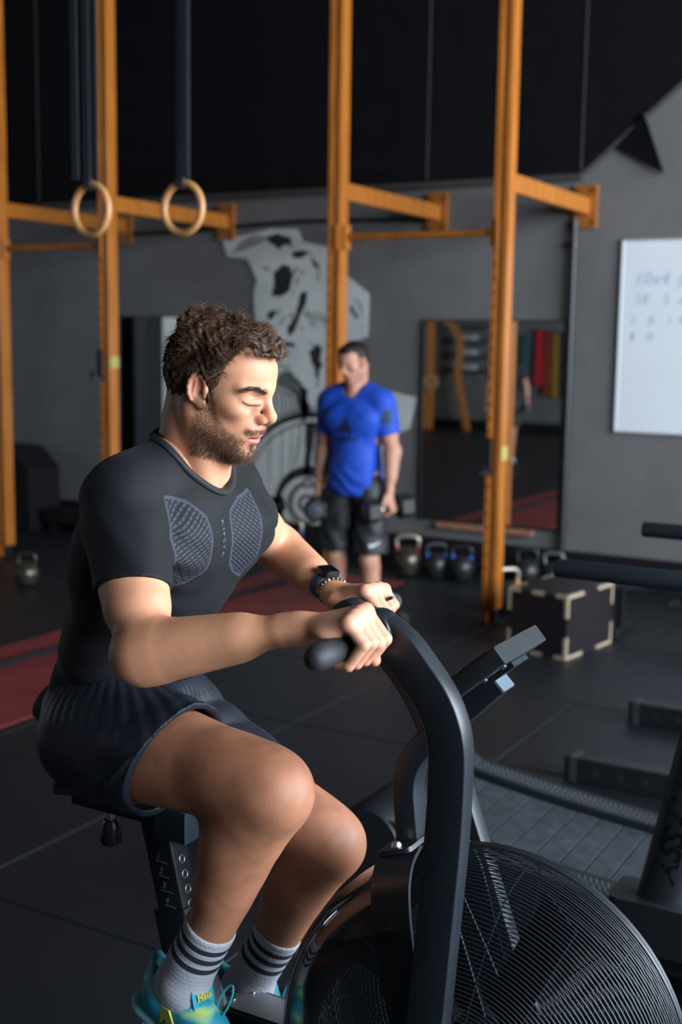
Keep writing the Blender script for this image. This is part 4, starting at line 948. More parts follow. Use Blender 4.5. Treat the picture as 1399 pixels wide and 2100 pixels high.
def mesh_from(name, Vt, Q, material, parent=None, cols=None, attrs=None, smooth=True, mirror=False):
    me = bpy.data.meshes.new(name)
    off = np.array(world_loc(parent)) if parent is not None else np.zeros(3)
    n, q = len(Vt), len(Q)
    me.vertices.add(n); me.vertices.foreach_set('co', (Vt-off).astype(np.float32).ravel())
    me.loops.add(q*4); me.loops.foreach_set('vertex_index', Q.astype(np.int32).ravel())
    me.polygons.add(q); me.polygons.foreach_set('loop_start', np.arange(0, q*4, 4, dtype=np.int32))
    try: me.polygons.foreach_set('loop_total', np.full(q, 4, dtype=np.int32))
    except Exception: pass
    me.polygons.foreach_set('use_smooth', np.ones(q, dtype=bool))
    me.update(calc_edges=True); me.validate()
    if cols is not None:
        a = me.color_attributes.new('Col', 'FLOAT_COLOR', 'POINT'); a.data.foreach_set('color', np.c_[cols, np.ones(n)].astype(np.float32).ravel())
    for nm, val in (attrs or {}).items():
        if val.ndim == 1: a = me.attributes.new(nm, 'FLOAT', 'POINT'); a.data.foreach_set('value', val.astype(np.float32))
        else: a = me.attributes.new(nm, 'FLOAT_VECTOR', 'POINT'); a.data.foreach_set('vector', val.astype(np.float32).ravel())
    if material is not None: me.materials.append(material)
    o = bpy.data.objects.new(name, me); COL.objects.link(o)
    if parent is not None: o.parent = parent
    return o
def join_vq(parts_):
    Vs, Qs = [], []; o = 0
    for v, q in parts_: Vs.append(v); Qs.append(q+o); o += len(v)
    return np.concatenate(Vs), np.concatenate(Qs)
def relax(Vt, Q, it=2, lam=0.5):
    n = len(Vt); e = np.concatenate([Q[:, [0, 1]], Q[:, [1, 2]], Q[:, [2, 3]], Q[:, [3, 0]]]); e = np.concatenate([e, e[:, ::-1]])
    cnt = np.bincount(e[:, 0], minlength=n)[:, None]+1e-9
    for _ in range(it):
        s = np.stack([np.bincount(e[:, 0], weights=Vt[e[:, 1], k], minlength=n) for k in range(3)], 1)
        Vt = Vt*(1-lam)+lam*s/cnt
    return Vt
def largest(Vt, Q):
    """keep the biggest connected piece"""
    lab = np.arange(len(Vt))
    for _ in range(4000):
        m = lab[Q].min(1); new = lab.copy()
        for k in range(4): np.minimum.at(new, Q[:, k], m)
        new = new[new]
        if (new == lab).all(): break
        lab = new
    u, c = np.unique(lab[Q[:, 0]], return_counts=True); keep = lab == u[c.argmax()]
    ix = np.cumsum(keep)-1; qk = keep[Q].all(1); return Vt[keep], ix[Q[qk]]
def vnormals(Vt, Q):
    a = Vt[Q[:, 2]]-Vt[Q[:, 0]]; b = Vt[Q[:, 3]]-Vt[Q[:, 1]]; fn = np.cross(a, b); N_ = np.zeros_like(Vt)
    for k in range(4): np.add.at(N_, Q[:, k], fn)
    return N_/(np.linalg.norm(N_, axis=1)[:, None]+1e-12)
def vnoise(P, s, seed=0):
    """cheap smooth pseudo-noise in -1..1"""
    r = np.random.RandomState(seed); out = np.zeros(len(P))
    for k in range(5):
        d = r.normal(size=3); d /= np.linalg.norm(d); out += np.sin(P@d*s*(0.7+0.5*k*0.5)+r.uniform(0, 6.28))
    return out/3.2
def smooth01(x, a, b): t = np.clip((x-a)/(b-a), 0, 1); return t*t*(3-2*t)
def mixc(c, c2, w_): return c*(1-w_[:, None])+np.array(c2)*w_[:, None]

# head in its own frame: x forward, y to the subject's left, z up, origin between the ear canals
def head_prims():
    H = []
    H += [ell((-0.008, 0, 0.050), (0.094, 0.073, 0.078)), ell((0.039, 0, 0.060), (0.056, 0.055, 0.050), k=0.03)]
    H += [ell((0.036, 0, -0.012), (0.054, 0.053, 0.070), k=0.03)]
    for s in (-1, 1):
        H += [cone((0.010, s*0.050, -0.040), (0.070, s*0.014, -0.074), 0.020, 0.016, 0.03)]
        H += [ell((0.059, s*0.042, 0.000), (0.022, 0.017, 0.014), k=0.025)]
        H += [cone((0.090, s*0.008, 0.041), (0.069, s*0.045, 0.039), 0.0105, 0.0085, 0.014)]
    H += [ell((0.079, 0, -0.078), (0.017, 0.021, 0.015), k=0.02), ell((0.072, 0, -0.036), (0.031, 0.031, 0.030), k=0.02)]
    for s in (-1, 1): H += [ell((0.099, s*0.034, 0.017), (0.019, 0.019, 0.0125), k=0.012, op=-1)]
    for s in (-1, 1): H += [ell((0.0745, s*0.0325, 0.0185), (0.0125, 0.0165, 0.0125), k=0.007)]
    for s in (-1, 1): H += [ell((0.083, s*0.0155, 0.010), (0.014, 0.010, 0.016), k=0.010)]
    H += [cone((0.0935, 0, 0.031), (0.111, 0, 0.001), 0.0072, 0.0092, 0.011), ell((0.1125, 0, -0.0035), (0.0115, 0.0112, 0.0105), k=0.008)]
    for s in (-1, 1): H += [ell((0.1010, s*0.0125, -0.0100), (0.0125, 0.0068, 0.0090), k=0.005)]
    H += [cone((0.110, 0, -0.012), (0.099, 0, -0.022), 0.0058, 0.006, 0.006)]
    for s in (-1, 1): H += [ell((0.1045, s*0.0072, -0.0185), (0.0055, 0.0032, 0.0045), k=0.003, op=-1)]
    H += [ell((0.090, 0, -0.030), (0.013, 0.023, 0.013), k=0.012)]
    for s in (-1, 1):
        H += [cone((0.083, s*0.025, -0.0455), (0.0985, s*0.004, -0.0395), 0.0035, 0.0052, 0.005)]
        H += [cone((0.083, s*0.025, -0.0475), (0.0955, s*0.003, -0.0545), 0.0035, 0.0065, 0.005)]
    H += [ell((0.0975, 0, -0.0465), (0.017, 0.019, 0.0022), k=0.003, op=-1), ell((0.100, 0, -0.0655), (0.008, 0.018, 0.005), k=0.010, op=-1)]
    for s in (-1, 1):   # ears
        R = rotm(0, -14, 0)@rotm(s*-24, 0, 0)
        c = V3(0.002, s*0.0755, 0.017)
        H += [ell(c, (0.0170, 0.0058, 0.0275), R, k=0.005)]
        H += [ell(c+R@V3(0.0025, s*0.0075, 0.003), (0.0118, 0.0085, 0.0180), R, k=0.002, op=-1)]
        for q in range(10):   # helix rim
            t0, t1 = math.radians(-50+q*26), math.radians(-50+(q+1)*26)
            f = lambda t: c+R@V3(0.0150*math.cos(t+0.3), s*0.0038, 0.0245*math.sin(t+0.3))
            H += [cone(f(t0), f(t1), 0.0036, 0.0036, 0.0025)]
        H += [cone(c+R@V3(-0.007, s*0.003, -0.012), c+R@V3(-0.002, s*0.003, 0.014), 0.0026, 0.0024, 0.003)]
        H += [ell(c+R@V3(0.0135, s*0.002, -0.004), (0.0048, 0.0045, 0.007), R, k=0.004), ell(c+R@V3(0.0075, -s*0.001, -0.0265), (0.0085, 0.0048, 0.0095), R, k=0.006)]
    return H
SKIN = np.array([0.545, 0.252, 0.140])
def head_colors(Lp, base, beard_col=(0.085, 0.040, 0.022), beard=1.0, lip=(0.50, 0.16, 0.13)):
    """albedo per vertex, with shade in the ear bowl, from head-local positions"""
    x, y, z = Lp.T; ay = np.abs(y); c = np.tile(base, (len(Lp), 1)).astype(float)
    c *= (1+0.05*vnoise(Lp, 90, 1)+0.04*vnoise(Lp, 260, 2))[:, None]
    def blob(cx, cy, cz, r): return np.exp(-(((x-cx)/r[0])**2+((ay-cy)/r[1])**2+((z-cz)/r[2])**2))
    c = mixc(c, (0.50, 0.17, 0.11), 0.5*blob(0.108, 0.006, -0.008, (0.02, 0.02, 0.016))+0.35*blob(0.075, 0.045, -0.01, (0.03, 0.02, 0.02)))
    c = mixc(c, (0.52, 0.20, 0.13), 0.45*smooth01(ay, 0.068, 0.08)*smooth01(x, 0.04, 0.03))
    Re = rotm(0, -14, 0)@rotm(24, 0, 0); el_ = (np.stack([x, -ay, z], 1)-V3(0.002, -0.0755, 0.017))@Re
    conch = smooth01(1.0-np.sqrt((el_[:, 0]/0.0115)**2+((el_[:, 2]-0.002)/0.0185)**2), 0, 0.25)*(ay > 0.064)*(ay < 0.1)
    c = mixc(c, (0.34, 0.10, 0.065), 0.55*conch)  # inner-ear redness, plus the hollow's shade darkened into the colour
    w_ = beard*beard_mask(Lp); c = mixc(c, beard_col, 0.62*w_)
    lw = smooth01(x, 0.078, 0.086)*smooth01(ay, 0.027, 0.022)
    up_ = np.exp(-((z+0.0415-0.12*ay*0-0.0)/0.0038)**2); lo_ = np.exp(-((z+0.0545)/0.0062)**2)
    c = mixc(c, lip, np.clip(lw*np.maximum(up_*0.8, lo_), 0, 0.95))
    c = mixc(c, (0.10, 0.015, 0.012), smooth01(x, 0.075, 0.082)*smooth01(ay, 0.026, 0.02)*np.exp(-((z+0.0465)/0.0022)**2)*0.95)
    # lash line and lid crease
    ex = np.clip((ay-0.0325)/0.0165, -1.3, 1.3); lash = 0.0165-0.0040*(1-ex**2)+0.0005*ex
    on = smooth01(x, 0.070, 0.076)*(np.abs(ex) < 1.05)
    c = mixc(c, (0.02, 0.012, 0.010), on*np.exp(-((z-lash)/0.0021)**2)*0.97)
    c = mixc(c, (0.30, 0.11, 0.07), on*np.exp(-((z-lash-0.0105)/0.0014)**2)*0.55)
    c = mixc(c, (0.36, 0.15, 0.10), on*np.exp(-((z-lash+0.009)/0.0022)**2)*0.35)
    return np.clip(c, 0.004, 1)
def beard_mask(Lp):
    x, y, z = Lp.T; ay = np.abs(y)
    # upper boundary: from sideburn in front of the ear sweeping down to the mouth corner
    topz = np.interp(x, [0.010, 0.030, 0.045, 0.062, 0.075, 0.085, 0.12], [0.02, 0.012, -0.020, -0.038, -0.044, -0.050, -0.058])
    m = smooth01(topz-z, -0.006, 0.010)*smooth01(x, -0.002, 0.016)
    m *= 1-smooth01(-z, 0.092, 0.112)*smooth01(0.06-x, 0.0, 0.03)
    m *= 1-smooth01(-z, 0.098, 0.112)
    # moustache
    mo = smooth01(x, 0.078, 0.086)*smooth01(ay, 0.034, 0.027)*np.exp(-((z+0.0325+0.10*np.clip(ay-0.008, 0, 1))/0.0055)**2)*1.3
    # bare patch beside the mouth and under the lip
    bare = np.exp(-(((x-0.088)/0.016)**2+((ay-0.020)/0.012)**2+((z+0.062)/0.009)**2))
    m = m*(1-0.75*bare); m *= 1-smooth01(x, 0.084, 0.09)*smooth01(0.024-ay, 0, 0.006)*smooth01(z, -0.060, -0.056)
    soul = np.exp(-(((x-0.093)/0.012)**2+(ay/0.010)**2+((z+0.066)/0.006)**2))*0.7
    return np.clip(np.maximum(np.maximum(m, mo), soul), 0, 1)
def skin_material(name, rough=0.54, spec=0.4):
    m = bpy.data.materials.new(name); m.use_nodes = True; nt = m.node_tree; b = nt.nodes['Principled BSDF']
    at = nt.nodes.new('ShaderNodeAttribute'); at.attribute_name = 'Col'; nt.links.new(at.outputs['Color'], b.inputs['Base Color'])
    b.inputs['Roughness'].default_value = rough; b.inputs['Specular IOR Level'].default_value = spec
    b.inputs['Subsurface Weight'].default_value = 0.12; b.inputs['Subsurface Scale'].default_value = 0.006; b.inputs['Subsurface Radius'].default_value = (1.0, 0.36, 0.2)
    tc = nt.nodes.new('ShaderNodeTexCoord'); n = nt.nodes.new('ShaderNodeTexNoise'); n.inputs['Scale'].default_value = 420; n.inputs['Detail'].default_value = 5
    nt.links.new(tc.outputs['Object'], n.inputs['Vector']); bp = nt.nodes.new('ShaderNodeBump'); bp.inputs['Strength'].default_value = 0.16; bp.inputs['Distance'].default_value = 0.002
    nt.links.new(n.outputs['Fac'], bp.inputs['Height']); nt.links.new(bp.outputs['Normal'], b.inputs['Normal'])
    return m
M_skin = skin_material('skin')
def strands(name, roots, dirs, mat_, parent, length, rad, segs=6, curl=0.0, lift=None, seed=0, cols=None, grav=0.0, sides=3, freq=260, flow=None):
    """hair built as thin three-sided tubes, joined into one mesh"""
    r = np.random.RandomState(seed); n = len(roots); L = length*(0.6+0.7*r.rand(n)); P = roots.copy(); D = dirs.copy()
    ph = r.uniform(0, 6.28, n); ax = r.normal(size=(n, 3))
    if flow is not None:
        ph = 4.0*vnoise(roots, flow, 71)+0.5*r.normal(size=n); ax = np.stack([vnoise(roots, flow, 72+k) for k in range(3)], 1)+0.25*ax
    ax /= np.linalg.norm(ax, axis=1)[:, None]
    pts = [P.copy()]
    for s in range(segs):
        if curl: 
            K = np.cross(ax, D); D = D+curl*K*np.sin(ph+s*1.1)[:, None]+curl*0.6*np.cross(D, K)*np.cos(ph+s*1.1)[:, None]
        D = D+(0.05 if flow is not None else 0.10)*r.normal(size=(n, 3)); D[:, 2] -= grav; D /= np.linalg.norm(D, axis=1)[:, None]
        P = P+D*(L/segs)[:, None]; pts.append(P.copy())
    pts = np.stack(pts, 1); m = segs+1   # n,m,3
    T_ = np.gradient(pts, axis=1); T_ /= np.linalg.norm(T_, axis=2)[..., None]+1e-12
    A = np.cross(T_, ax[:, None, :]); A /= np.linalg.norm(A, axis=2)[..., None]+1e-12; Bv = np.cross(T_, A)
    w_ = rad*np.linspace(1, 0.25, m)[None, :, None]*(0.7+0.6*r.rand(n))[:, None, None]
    Vv = np.stack([pts+w_*(A*math.cos(2*PI*k/sides)+Bv*math.sin(2*PI*k/sides)) for k in range(sides)], 2)   # n,m,sides,3
    idx = np.arange(n*m*sides).reshape(n, m, sides); fq = []
    for k in range(sides):
        k2 = (k+1) % sides; fq.append(np.stack([idx[:, :-1, k], idx[:, :-1, k2], idx[:, 1:, k2], idx[:, 1:, k]], -1).reshape(-1, 4))
    cc_ = None
    if cols is not None: cc_ = np.repeat(cols, m*sides, axis=0)
    return Vv.reshape(-1, 3), np.concatenate(fq), cc_
def hair_material(name, rough=0.55):
    m = bpy.data.materials.new(name); m.use_nodes = True; nt = m.node_tree; b = nt.nodes['Principled BSDF']
    at = nt.nodes.new('ShaderNodeAttribute'); at.attribute_name = 'Col'; nt.links.new(at.outputs['Color'], b.inputs['Base Color'])
    b.inputs['Roughness'].default_value = rough; b.inputs['Specular IOR Level'].default_value = 0.3
    return m
M_hair = hair_material('hair')
def hand_prims(W, bar, ys, dirx, rbar=0.0185, thumb=1.0):
    """hand closed over a bar that runs along y. W wrist, bar (x,z), ys index..little y, dirx=+1 fingers wrap over the +x side"""
    H = []; bx_, bz_ = bar; W = np.array(W, float); fr = (0.0100, 0.0103, 0.0098, 0.0088); mr = (0.0125, 0.013, 0.012, 0.011)
    up0 = V3(0, 0, 1)
    def pol(a, r, y): return V3(bx_+dirx*r*math.cos(math.radians(a)), y, bz_+r*math.sin(math.radians(a)))
    yw = W[1]; s = 1 if ys[3] > ys[0] else -1
    for i, y in enumerate(ys):
        f = fr[i]; rr = rbar+f*0.92
        mcp = pol(84-4*i, rr+0.0145-(0.003 if i == 3 else 0), y); pip = pol(8+(-3 if i == 1 else 2*i), rr+0.010, y-s*0.001*i); dip = pol(-52-3*i, rr+0.001, y); tip = pol(-118+4*i, rr-0.001, y)
        wb_ = W+V3(0.004, (y-yw)*0.42, -0.004)
        H += [cone(wb_, mcp, mr[i]+0.002, mr[i], 0.014)]
        H += [ell(mcp+V3(0, 0, 0.0005), (f*1.16, f*1.05, f*1.08), k=0.006)]
        H += [cone(mcp, pip, f*1.06, f*1.0, 0.005), cone(pip, dip, f*1.0, f*0.9, 0.003), cone(dip, tip, f*0.9, f*0.78, 0.003)]
    palm = V3(bx_-dirx*0.026, np.mean(ys), bz_+0.018)
    H += [ell(palm, (0.032, abs(ys[0]-ys[3])*0.62+0.006, 0.016), k=0.014)]
    # thumb: leaves the side of the palm and closes under the bar
    t0 = W+V3(dirx*0.022, (ys[0]-yw)*0.9-s*0.004, -0.010); t1 = V3(bx_-dirx*0.026, ys[0]-s*0.017, bz_-0.004); t2 = V3(bx_-dirx*0.004, ys[0]-s*0.012, bz_-rbar-0.012); t3 = V3(bx_+dirx*0.020, ys[0]-s*0.002, bz_-rbar-0.011)
    H += [cone(t0, t1, 0.016, 0.0125, 0.014), cone(t1, t2, 0.0120, 0.0108, 0.004), cone(t2, t3, 0.0108, 0.0092, 0.004)]
    return H
def limb_frame(a, b):
    d = np.array(b, float)-np.array(a, float); L = np.linalg.norm(d); return d/L, L
# ------------------------------------------------------------------ seated rider
HR = rotm(6, 18.4, 3.3); HT = V3(-1.238, 1.730, 1.656); HS = 0.985
def toL(P): return ((P-HT)@HR)/HS
def toW(L_): return (np.array(L_, float)*HS)@HR.T+HT
S_R, E_R, W_R = V3(-1.325, 1.575, 1.478), V3(-1.155, 1.425, 1.272), V3(-0.915, 1.482, 1.333)
S_L, E_L, W_L = V3(-1.33, 1.878, 1.472), V3(-1.36, 2.105, 1.325), V3(-1.145, 1.985, 1.272)
H_R, K_R, A_R = V3(-1.455, 1.655, 1.035), V3(-1.022, 1.578, 1.030), atY(378, 2010, 1.59)
H_L, K_L, A_L = V3(-1.47, 1.825, 1.01), V3(-1.095, 1.885, 0.815), atY(512, 2012, 1.87)
PEL, NB = V3(-1.46, 1.74, 1.03), V3(-1.300, 1.737, 1.500)
LR = rotm(0, 17, 0)
def arm_prims(S, E, W, out):
    P = []; d1, L1 = limb_frame(S, E); d2, L2 = limb_frame(E, W)
    bend = d2-d1*(d2@d1); bend /= np.linalg.norm(bend)+1e-9          # direction the forearm folds to (biceps side)
    P += [ell(S+d1*0.02, (0.058, 0.058, 0.062), k=0.03)]
    P += [cone(S, E, 0.056, 0.040, 0.03)]
    P += [cone(S+d1*L1*0.30+bend*0.014, S+d1*L1*0.72+bend*0.014, 0.041, 0.036, 0.03)]    # biceps
    P += [cone(S+d1*L1*0.22-bend*0.018, S+d1*L1*0.70-bend*0.014, 0.042, 0.034, 0.03)]    # triceps
    P += [ell(E-bend*0.012-d2*0.008, (0.029, 0.029, 0.029), k=0.025)]
    P += [cone(E, W, 0.040, 0.0265, 0.02, n=out, f=0.86)]
    P += [cone(E+d2*L2*0.10+bend*0.010, E+d2*L2*0.62+bend*0.002, 0.038, 0.022, 0.04)]   # forearm belly
    P += [cone(E+d2*L2*0.04-bend*0.010, E+d2*L2*0.60-bend*0.002, 0.033, 0.021, 0.04)]
    P += [cone(W-d2*0.02, W+d2*0.012, 0.0265, 0.0245, 0.012, n=out, f=0.82)]
    return P
def leg_prims(Hh, K, A):
    P = []; d1, L1 = limb_frame(Hh, K); d2, L2 = limb_frame(K, A)
    fwd = d1-d2*(d1@d2); fwd /= np.linalg.norm(fwd)                   # towards the kneecap
    up_ = -d2+d1*(d2@d1); up_ /= np.linalg.norm(up_)
    P += [cone(Hh, K, 0.090, 0.055, 0.03), cone(Hh+d1*L1*0.15+up_*0.022, K-d1*0.02+up_*0.016, 0.078, 0.044, 0.04)]
    P += [cone(Hh+d1*L1*0.2-up_*0.020, K-d1*0.03-up_*0.006, 0.078, 0.046, 0.04)]
    P += [ell(K+fwd*0.004+up_*0.004, (0.049, 0.049, 0.050), k=0.05), ell(K+fwd*0.026+up_*0.012, (0.030, 0.032, 0.034), k=0.045), cone(K+fwd*0.022, K+d2*0.085+fwd*0.024, 0.024, 0.018, 0.04)]
    P += [ell(K+d1*-0.07+up_*0.012+V3(0, -0.010, 0), (0.070, 0.052, 0.046), k=0.05)]
    P += [cone(K, A, 0.049, 0.034, 0.03), cone(K+d2*0.02+fwd*0.018, A-d2*0.10+fwd*0.010, 0.034, 0.026, 0.03)]
    P += [cone(K+d2*L2*0.16-fwd*0.022, K+d2*L2*0.50-fwd*0.016, 0.052, 0.040, 0.04), ell(K+d2*L2*0.30-fwd*0.030, (0.044, 0.048, 0.066), k=0.04)]
    P += [cone(A-d2*0.05, A+d2*0.02, 0.034, 0.034, 0.03), ell(A+V3(0, -0.026, 0), (0.014, 0.012, 0.015), k=0.015)]
    return P
torso = [ell(V3(-1.352, 1.74, 1.365), (0.122, 0.158, 0.165), LR), ell(V3(-1.440, 1.74, 1.19), (0.112, 0.140, 0.15), LR, k=0.06), ell(V3(-1.275, 1.74, 1.478), (0.055, 0.115, 0.036), LR, k=0.03), ell(PEL, (0.110, 0.150, 0.105), k=0.06),
         cone(S_R+V3(0.0, 0.03, -0.005), S_L+V3(0, -0.03, -0.005), 0.058, 0.058, 0.05), cone(NB+V3(-0.01, -0.02, 0.045), S_R+V3(0, 0.015, 0.022), 0.045, 0.042, 0.05), cone(NB+V3(-0.01, 0.02, 0.045), S_L+V3(0, -0.015, 0.022), 0.045, 0.042, 0.05)]
for s in (-1, 1):
    torso += [ell(V3(-1.262, 1.74+s*0.080, 1.402), (0.056, 0.086, 0.064), LR, k=0.04), ell(V3(-1.385, 1.74+s*0.115, 1.36), (0.085, 0.052, 0.115), LR, k=0.04)]
    torso += [ell(V3(-1.49, 1.74+s*0.08, 1.02), (0.085, 0.08, 0.09), k=0.05)]
neck = [cone(toW((-0.030, 0, -0.02)), NB+V3(-0.012, 0, 0.0), 0.058, 0.062, 0.03), cone(toW((0.012, 0, -0.06)), NB+V3(0.018, 0, -0.02), 0.038, 0.042, 0.03)]
for s in (-1, 1): neck += [cone(toW((-0.012, s*0.055, -0.02)), NB+V3(0.050, s*0.018, -0.02), 0.016, 0.013, 0.02)]
neck += [ell(toW((0.045, 0, -0.098)), (0.014, 0.014, 0.016), k=0.02)]
armR = arm_prims(S_R, E_R, W_R, (0, 0, 1)); armL = arm_prims(S_L, E_L, W_L, (0, 0, 1))
handR = hand_prims(W_R, GRN, (1.527, 1.505, 1.483, 1.463), 1); handL = hand_prims(W_L, GRF, (1.948, 1.970, 1.992, 2.012), 1)
legR, legL = leg_prims(H_R, K_R, A_R), leg_prims(H_L, K_L, A_L)
head = xform(head_prims(), HR, HT, HS)

rider = thing('person', 'seated man in a black T-shirt and dark shorts riding the air bike', 'person', (-1.45, YBK, 0.0))
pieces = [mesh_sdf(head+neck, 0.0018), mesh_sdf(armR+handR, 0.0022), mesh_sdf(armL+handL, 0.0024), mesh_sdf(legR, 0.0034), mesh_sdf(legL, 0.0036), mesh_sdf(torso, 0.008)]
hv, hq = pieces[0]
cols = []
for i, (v, q) in enumerate(pieces):
    c = np.tile(SKIN, (len(v), 1))
    c = c*(1+0.07*vnoise(v, 70, 3)+0.05*vnoise(v, 210, 4))[:, None]
    if i == 0:
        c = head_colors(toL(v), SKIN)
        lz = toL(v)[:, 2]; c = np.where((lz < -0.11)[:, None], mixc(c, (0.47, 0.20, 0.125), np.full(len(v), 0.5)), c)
    if i in (1, 2):
        kn_ = np.zeros(len(v)); Wp = W_R if i == 1 else W_L
        hd = smooth01(v[:, 0], Wp[0]+0.02, Wp[0]+0.06); c = mixc(c, (0.58, 0.29, 0.20), 0.5*hd)
        c = mixc(c, (0.40, 0.15, 0.09), 0.35*np.exp(-np.sum((v-(E_R if i == 1 else E_L))**2, 1)/0.002))
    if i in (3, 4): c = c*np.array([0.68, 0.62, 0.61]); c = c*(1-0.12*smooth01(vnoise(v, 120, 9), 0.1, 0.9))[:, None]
    cols.append(c)
bv, bq = join_vq(pieces)
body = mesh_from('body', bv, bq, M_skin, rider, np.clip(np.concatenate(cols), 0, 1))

# ---- T-shirt
HEMN = V3(math.sin(math.radians(10)), 0, math.cos(math.radians(10)))
def sleeve_cut(S, E, t):
    d, L = limb_frame(S, E); return S+d*L*t, d
cR, dR = sleeve_cut(S_R, E_R, 0.60); cL, dL = sleeve_cut(S_L, E_L, 0.52)
dRt = dR*0.92+V3(-0.15, -0.05, -0.35); dRt /= np.linalg.norm(dRt)
armRs = grow([p for p in armR[:4]], 0.0045); armLs = grow([p for p in armL[:4]], 0.005)
shirt_p = grow(torso, 0.005)+armRs+armLs
NC, NN = NB+V3(0.003, -0.008, 0.020), V3(0.30, 0, 0.95); NN /= np.linalg.norm(NN)
waist = V3(-1.49, 1.74, 1.055)
def wr(P, c, d, amp, fr, w_, ph=0):      # fold ridges radiating near a point
    r = P-np.array(c); q = r@np.array(d); return amp*(np.sin(q*fr+ph)-0.9)*0.6*np.exp(-(r*r).sum(1)/w_**2)
def shirt_post(P, d):
    # folds: armpit, waist, back
    d = d+wr(P, S_R+V3(0.06, -0.01, -0.10), (0.55, 0.2, 0.8), 0.0075, 130, 0.095)
    d = d+wr(P, S_L+V3(0.06, 0.01, -0.10), (0.5, -0.2, 0.8), 0.006, 130, 0.085)
    low = smooth01(-(P[:, 2]-1.24), 0, 0.12)
    d = d+low*0.0042*(-0.9+np.sin(P[:, 2]*120+14*P[:, 0]+3*np.sin(P[:, 1]*14)+1.6*vnoise(P, 18, 63)))
    d = d-low*0.004*smooth01(-(P[:, 0]+1.5), 0, 0.08)-0.006*np.exp(-((P[:, 2]-1.245)/0.022)**2)*smooth01(-(P[:, 0]+1.50), 0, 0.05)
    d = d+0.0012*vnoise(P, 60, 5)
    # openings
    onR = (np.linalg.norm(P-(S_R+E_R)/2, axis=1) < 0.22) & (P[:, 1] < 1.60)
    sR = (P-cR)@dRt; d = np.where(onR, np.maximum(d, sR), d)
    onL = (np.linalg.norm(P-(S_L+E_L)/2, axis=1) < 0.22) & (P[:, 1] > 1.88)
    sL = (P-cL)@dL; d = np.where(onL, np.maximum(d, sL), d)
    hem = -(P-waist)@HEMN; d = np.maximum(d, hem)
    # neck hole: tilted cylinder
    r = P-NC; ax_ = r@NN; rad = r-np.outer(ax_, NN); rr = np.sqrt((rad[:, 0]*0.95)**2+(rad[:, 1]*0.90)**2+rad[:, 2]**2)
    vn = 0.012*smooth01(rad[:, 0], 0.02, 0.08)*smooth01(0.03-np.abs(r[:, 1]), 0, 0.03)
    d = np.maximum(d, np.where(ax_ > -0.06, (0.0655+vn)-rr, -1))
    return d
sv, sq = mesh_sdf(shirt_p, 0.0032, shirt_post)
sv, sq = largest(sv, sq); sv = relax(sv, sq, 2)
# ribbed collar that follows the neck opening
_tree = BVHTree.FromPolygons([tuple(v) for v in sv], [tuple(q) for q in sq])
_e1 = np.cross((0, 1, 0), NN); _e1 /= np.linalg.norm(_e1); ring_ = []
for t in np.linspace(0, 2*PI, 65)[:-1]:
    v_ = 0.012*max(0, math.cos(t))**8
    p0 = NC+(_e1*math.cos(t)/0.98+V3(0, 1, 0)*math.sin(t)/0.92)*(0.0705+v_)
    hit = _tree.ray_cast(Vector(p0+NN*0.12), Vector(-NN)); ring_.append(np.array(hit[0]) if hit[0] is not None else p0)
for _ in range(3): ring_ = [(ring_[i-1]+2*ring_[i]+ring_[(i+1) % 64])/4 for i in range(64)]
# chest coordinates: u across (to subject's left), w up along the leaning chest
CU, CW = V3(0, 1, 0), V3(math.sin(math.radians(17)), 0, math.cos(math.radians(17))); CO = V3(-1.22, 1.700, 1.425)
cu = (sv-CO)@CU; cw = (sv-CO)@CW
def poly_sd(u, v, poly):
    poly = np.array(poly, float); d = np.full(len(u), 9.0); ins = np.zeros(len(u), bool); n = len(poly)
    for i in range(n):
        a, b = poly[i], poly[(i+1) % n]; e = b-a; w_ = np.stack([u-a[0], v-a[1]], 1); t = np.clip((w_@e)/(e@e), 0, 1); q = w_-t[:, None]*e; d = np.minimum(d, np.sqrt((q*q).sum(1)))
        c = ((a[1] <= v) & (b[1] > v)) | ((b[1] <= v) & (a[1] > v)); xi = a[0]+(v-a[1])/(b[1]-a[1]+1e-12)*e[0]; ins ^= c & (u < xi)
    return np.where(ins, -d, d)
panel = [(-0.108, 0.056), (-0.062, 0.048), (-0.036, 0.028), (-0.034, -0.040), (-0.040, -0.066), (-0.062, -0.086), (-0.092, -0.100), (-0.116, -0.060), (-0.118, 0.02)]
front = (vnormals(sv, sq)@V3(1, 0, 0.2)) > 0.02
sdp = np.minimum(poly_sd(cu, cw, panel), poly_sd(-cu, cw, panel)); sdp = np.where(front, sdp, 0.2)
colr = (sv-NC)@NN; radn = (sv-NC)-np.outer(colr, NN)
necksd = np.where(colr > -0.05, np.sqrt((radn[:, 0]*0.95)**2+(radn[:, 1]*0.9)**2+radn[:, 2]**2)-0.0655-0.012*smooth01(radn[:, 0], 0.02, 0.08)*smooth01(0.03-np.abs(sv[:, 1]-NC[1]), 0, 0.03), 0.3)
M_shirt = bpy.data.materials.new('black_knit_shirt'); M_shirt.use_nodes = True
nt = M_shirt.node_tree; b = nt.nodes['Principled BSDF']; b.inputs['Roughness'].default_value = 0.72; b.inputs['Specular IOR Level'].default_value = 0.25
b.inputs['Sheen Weight'].default_value = 0.03; b.inputs['Sheen Roughness'].default_value = 0.4
def nd(nt, t, **k):
    n = nt.nodes.new(t)
    for a, v in k.items(): setattr(n, a, v)
    return n
def math_n(nt, op, a, b2=None, c=None):
    n = nt.nodes.new('ShaderNodeMath'); n.operation = op
    for i, v in enumerate((a, b2, c)):
        if v is None: continue
        if isinstance(v, (int, float)): n.inputs[i].default_value = v
        else: nt.links.new(v, n.inputs[i])
    return n.outputs[0]
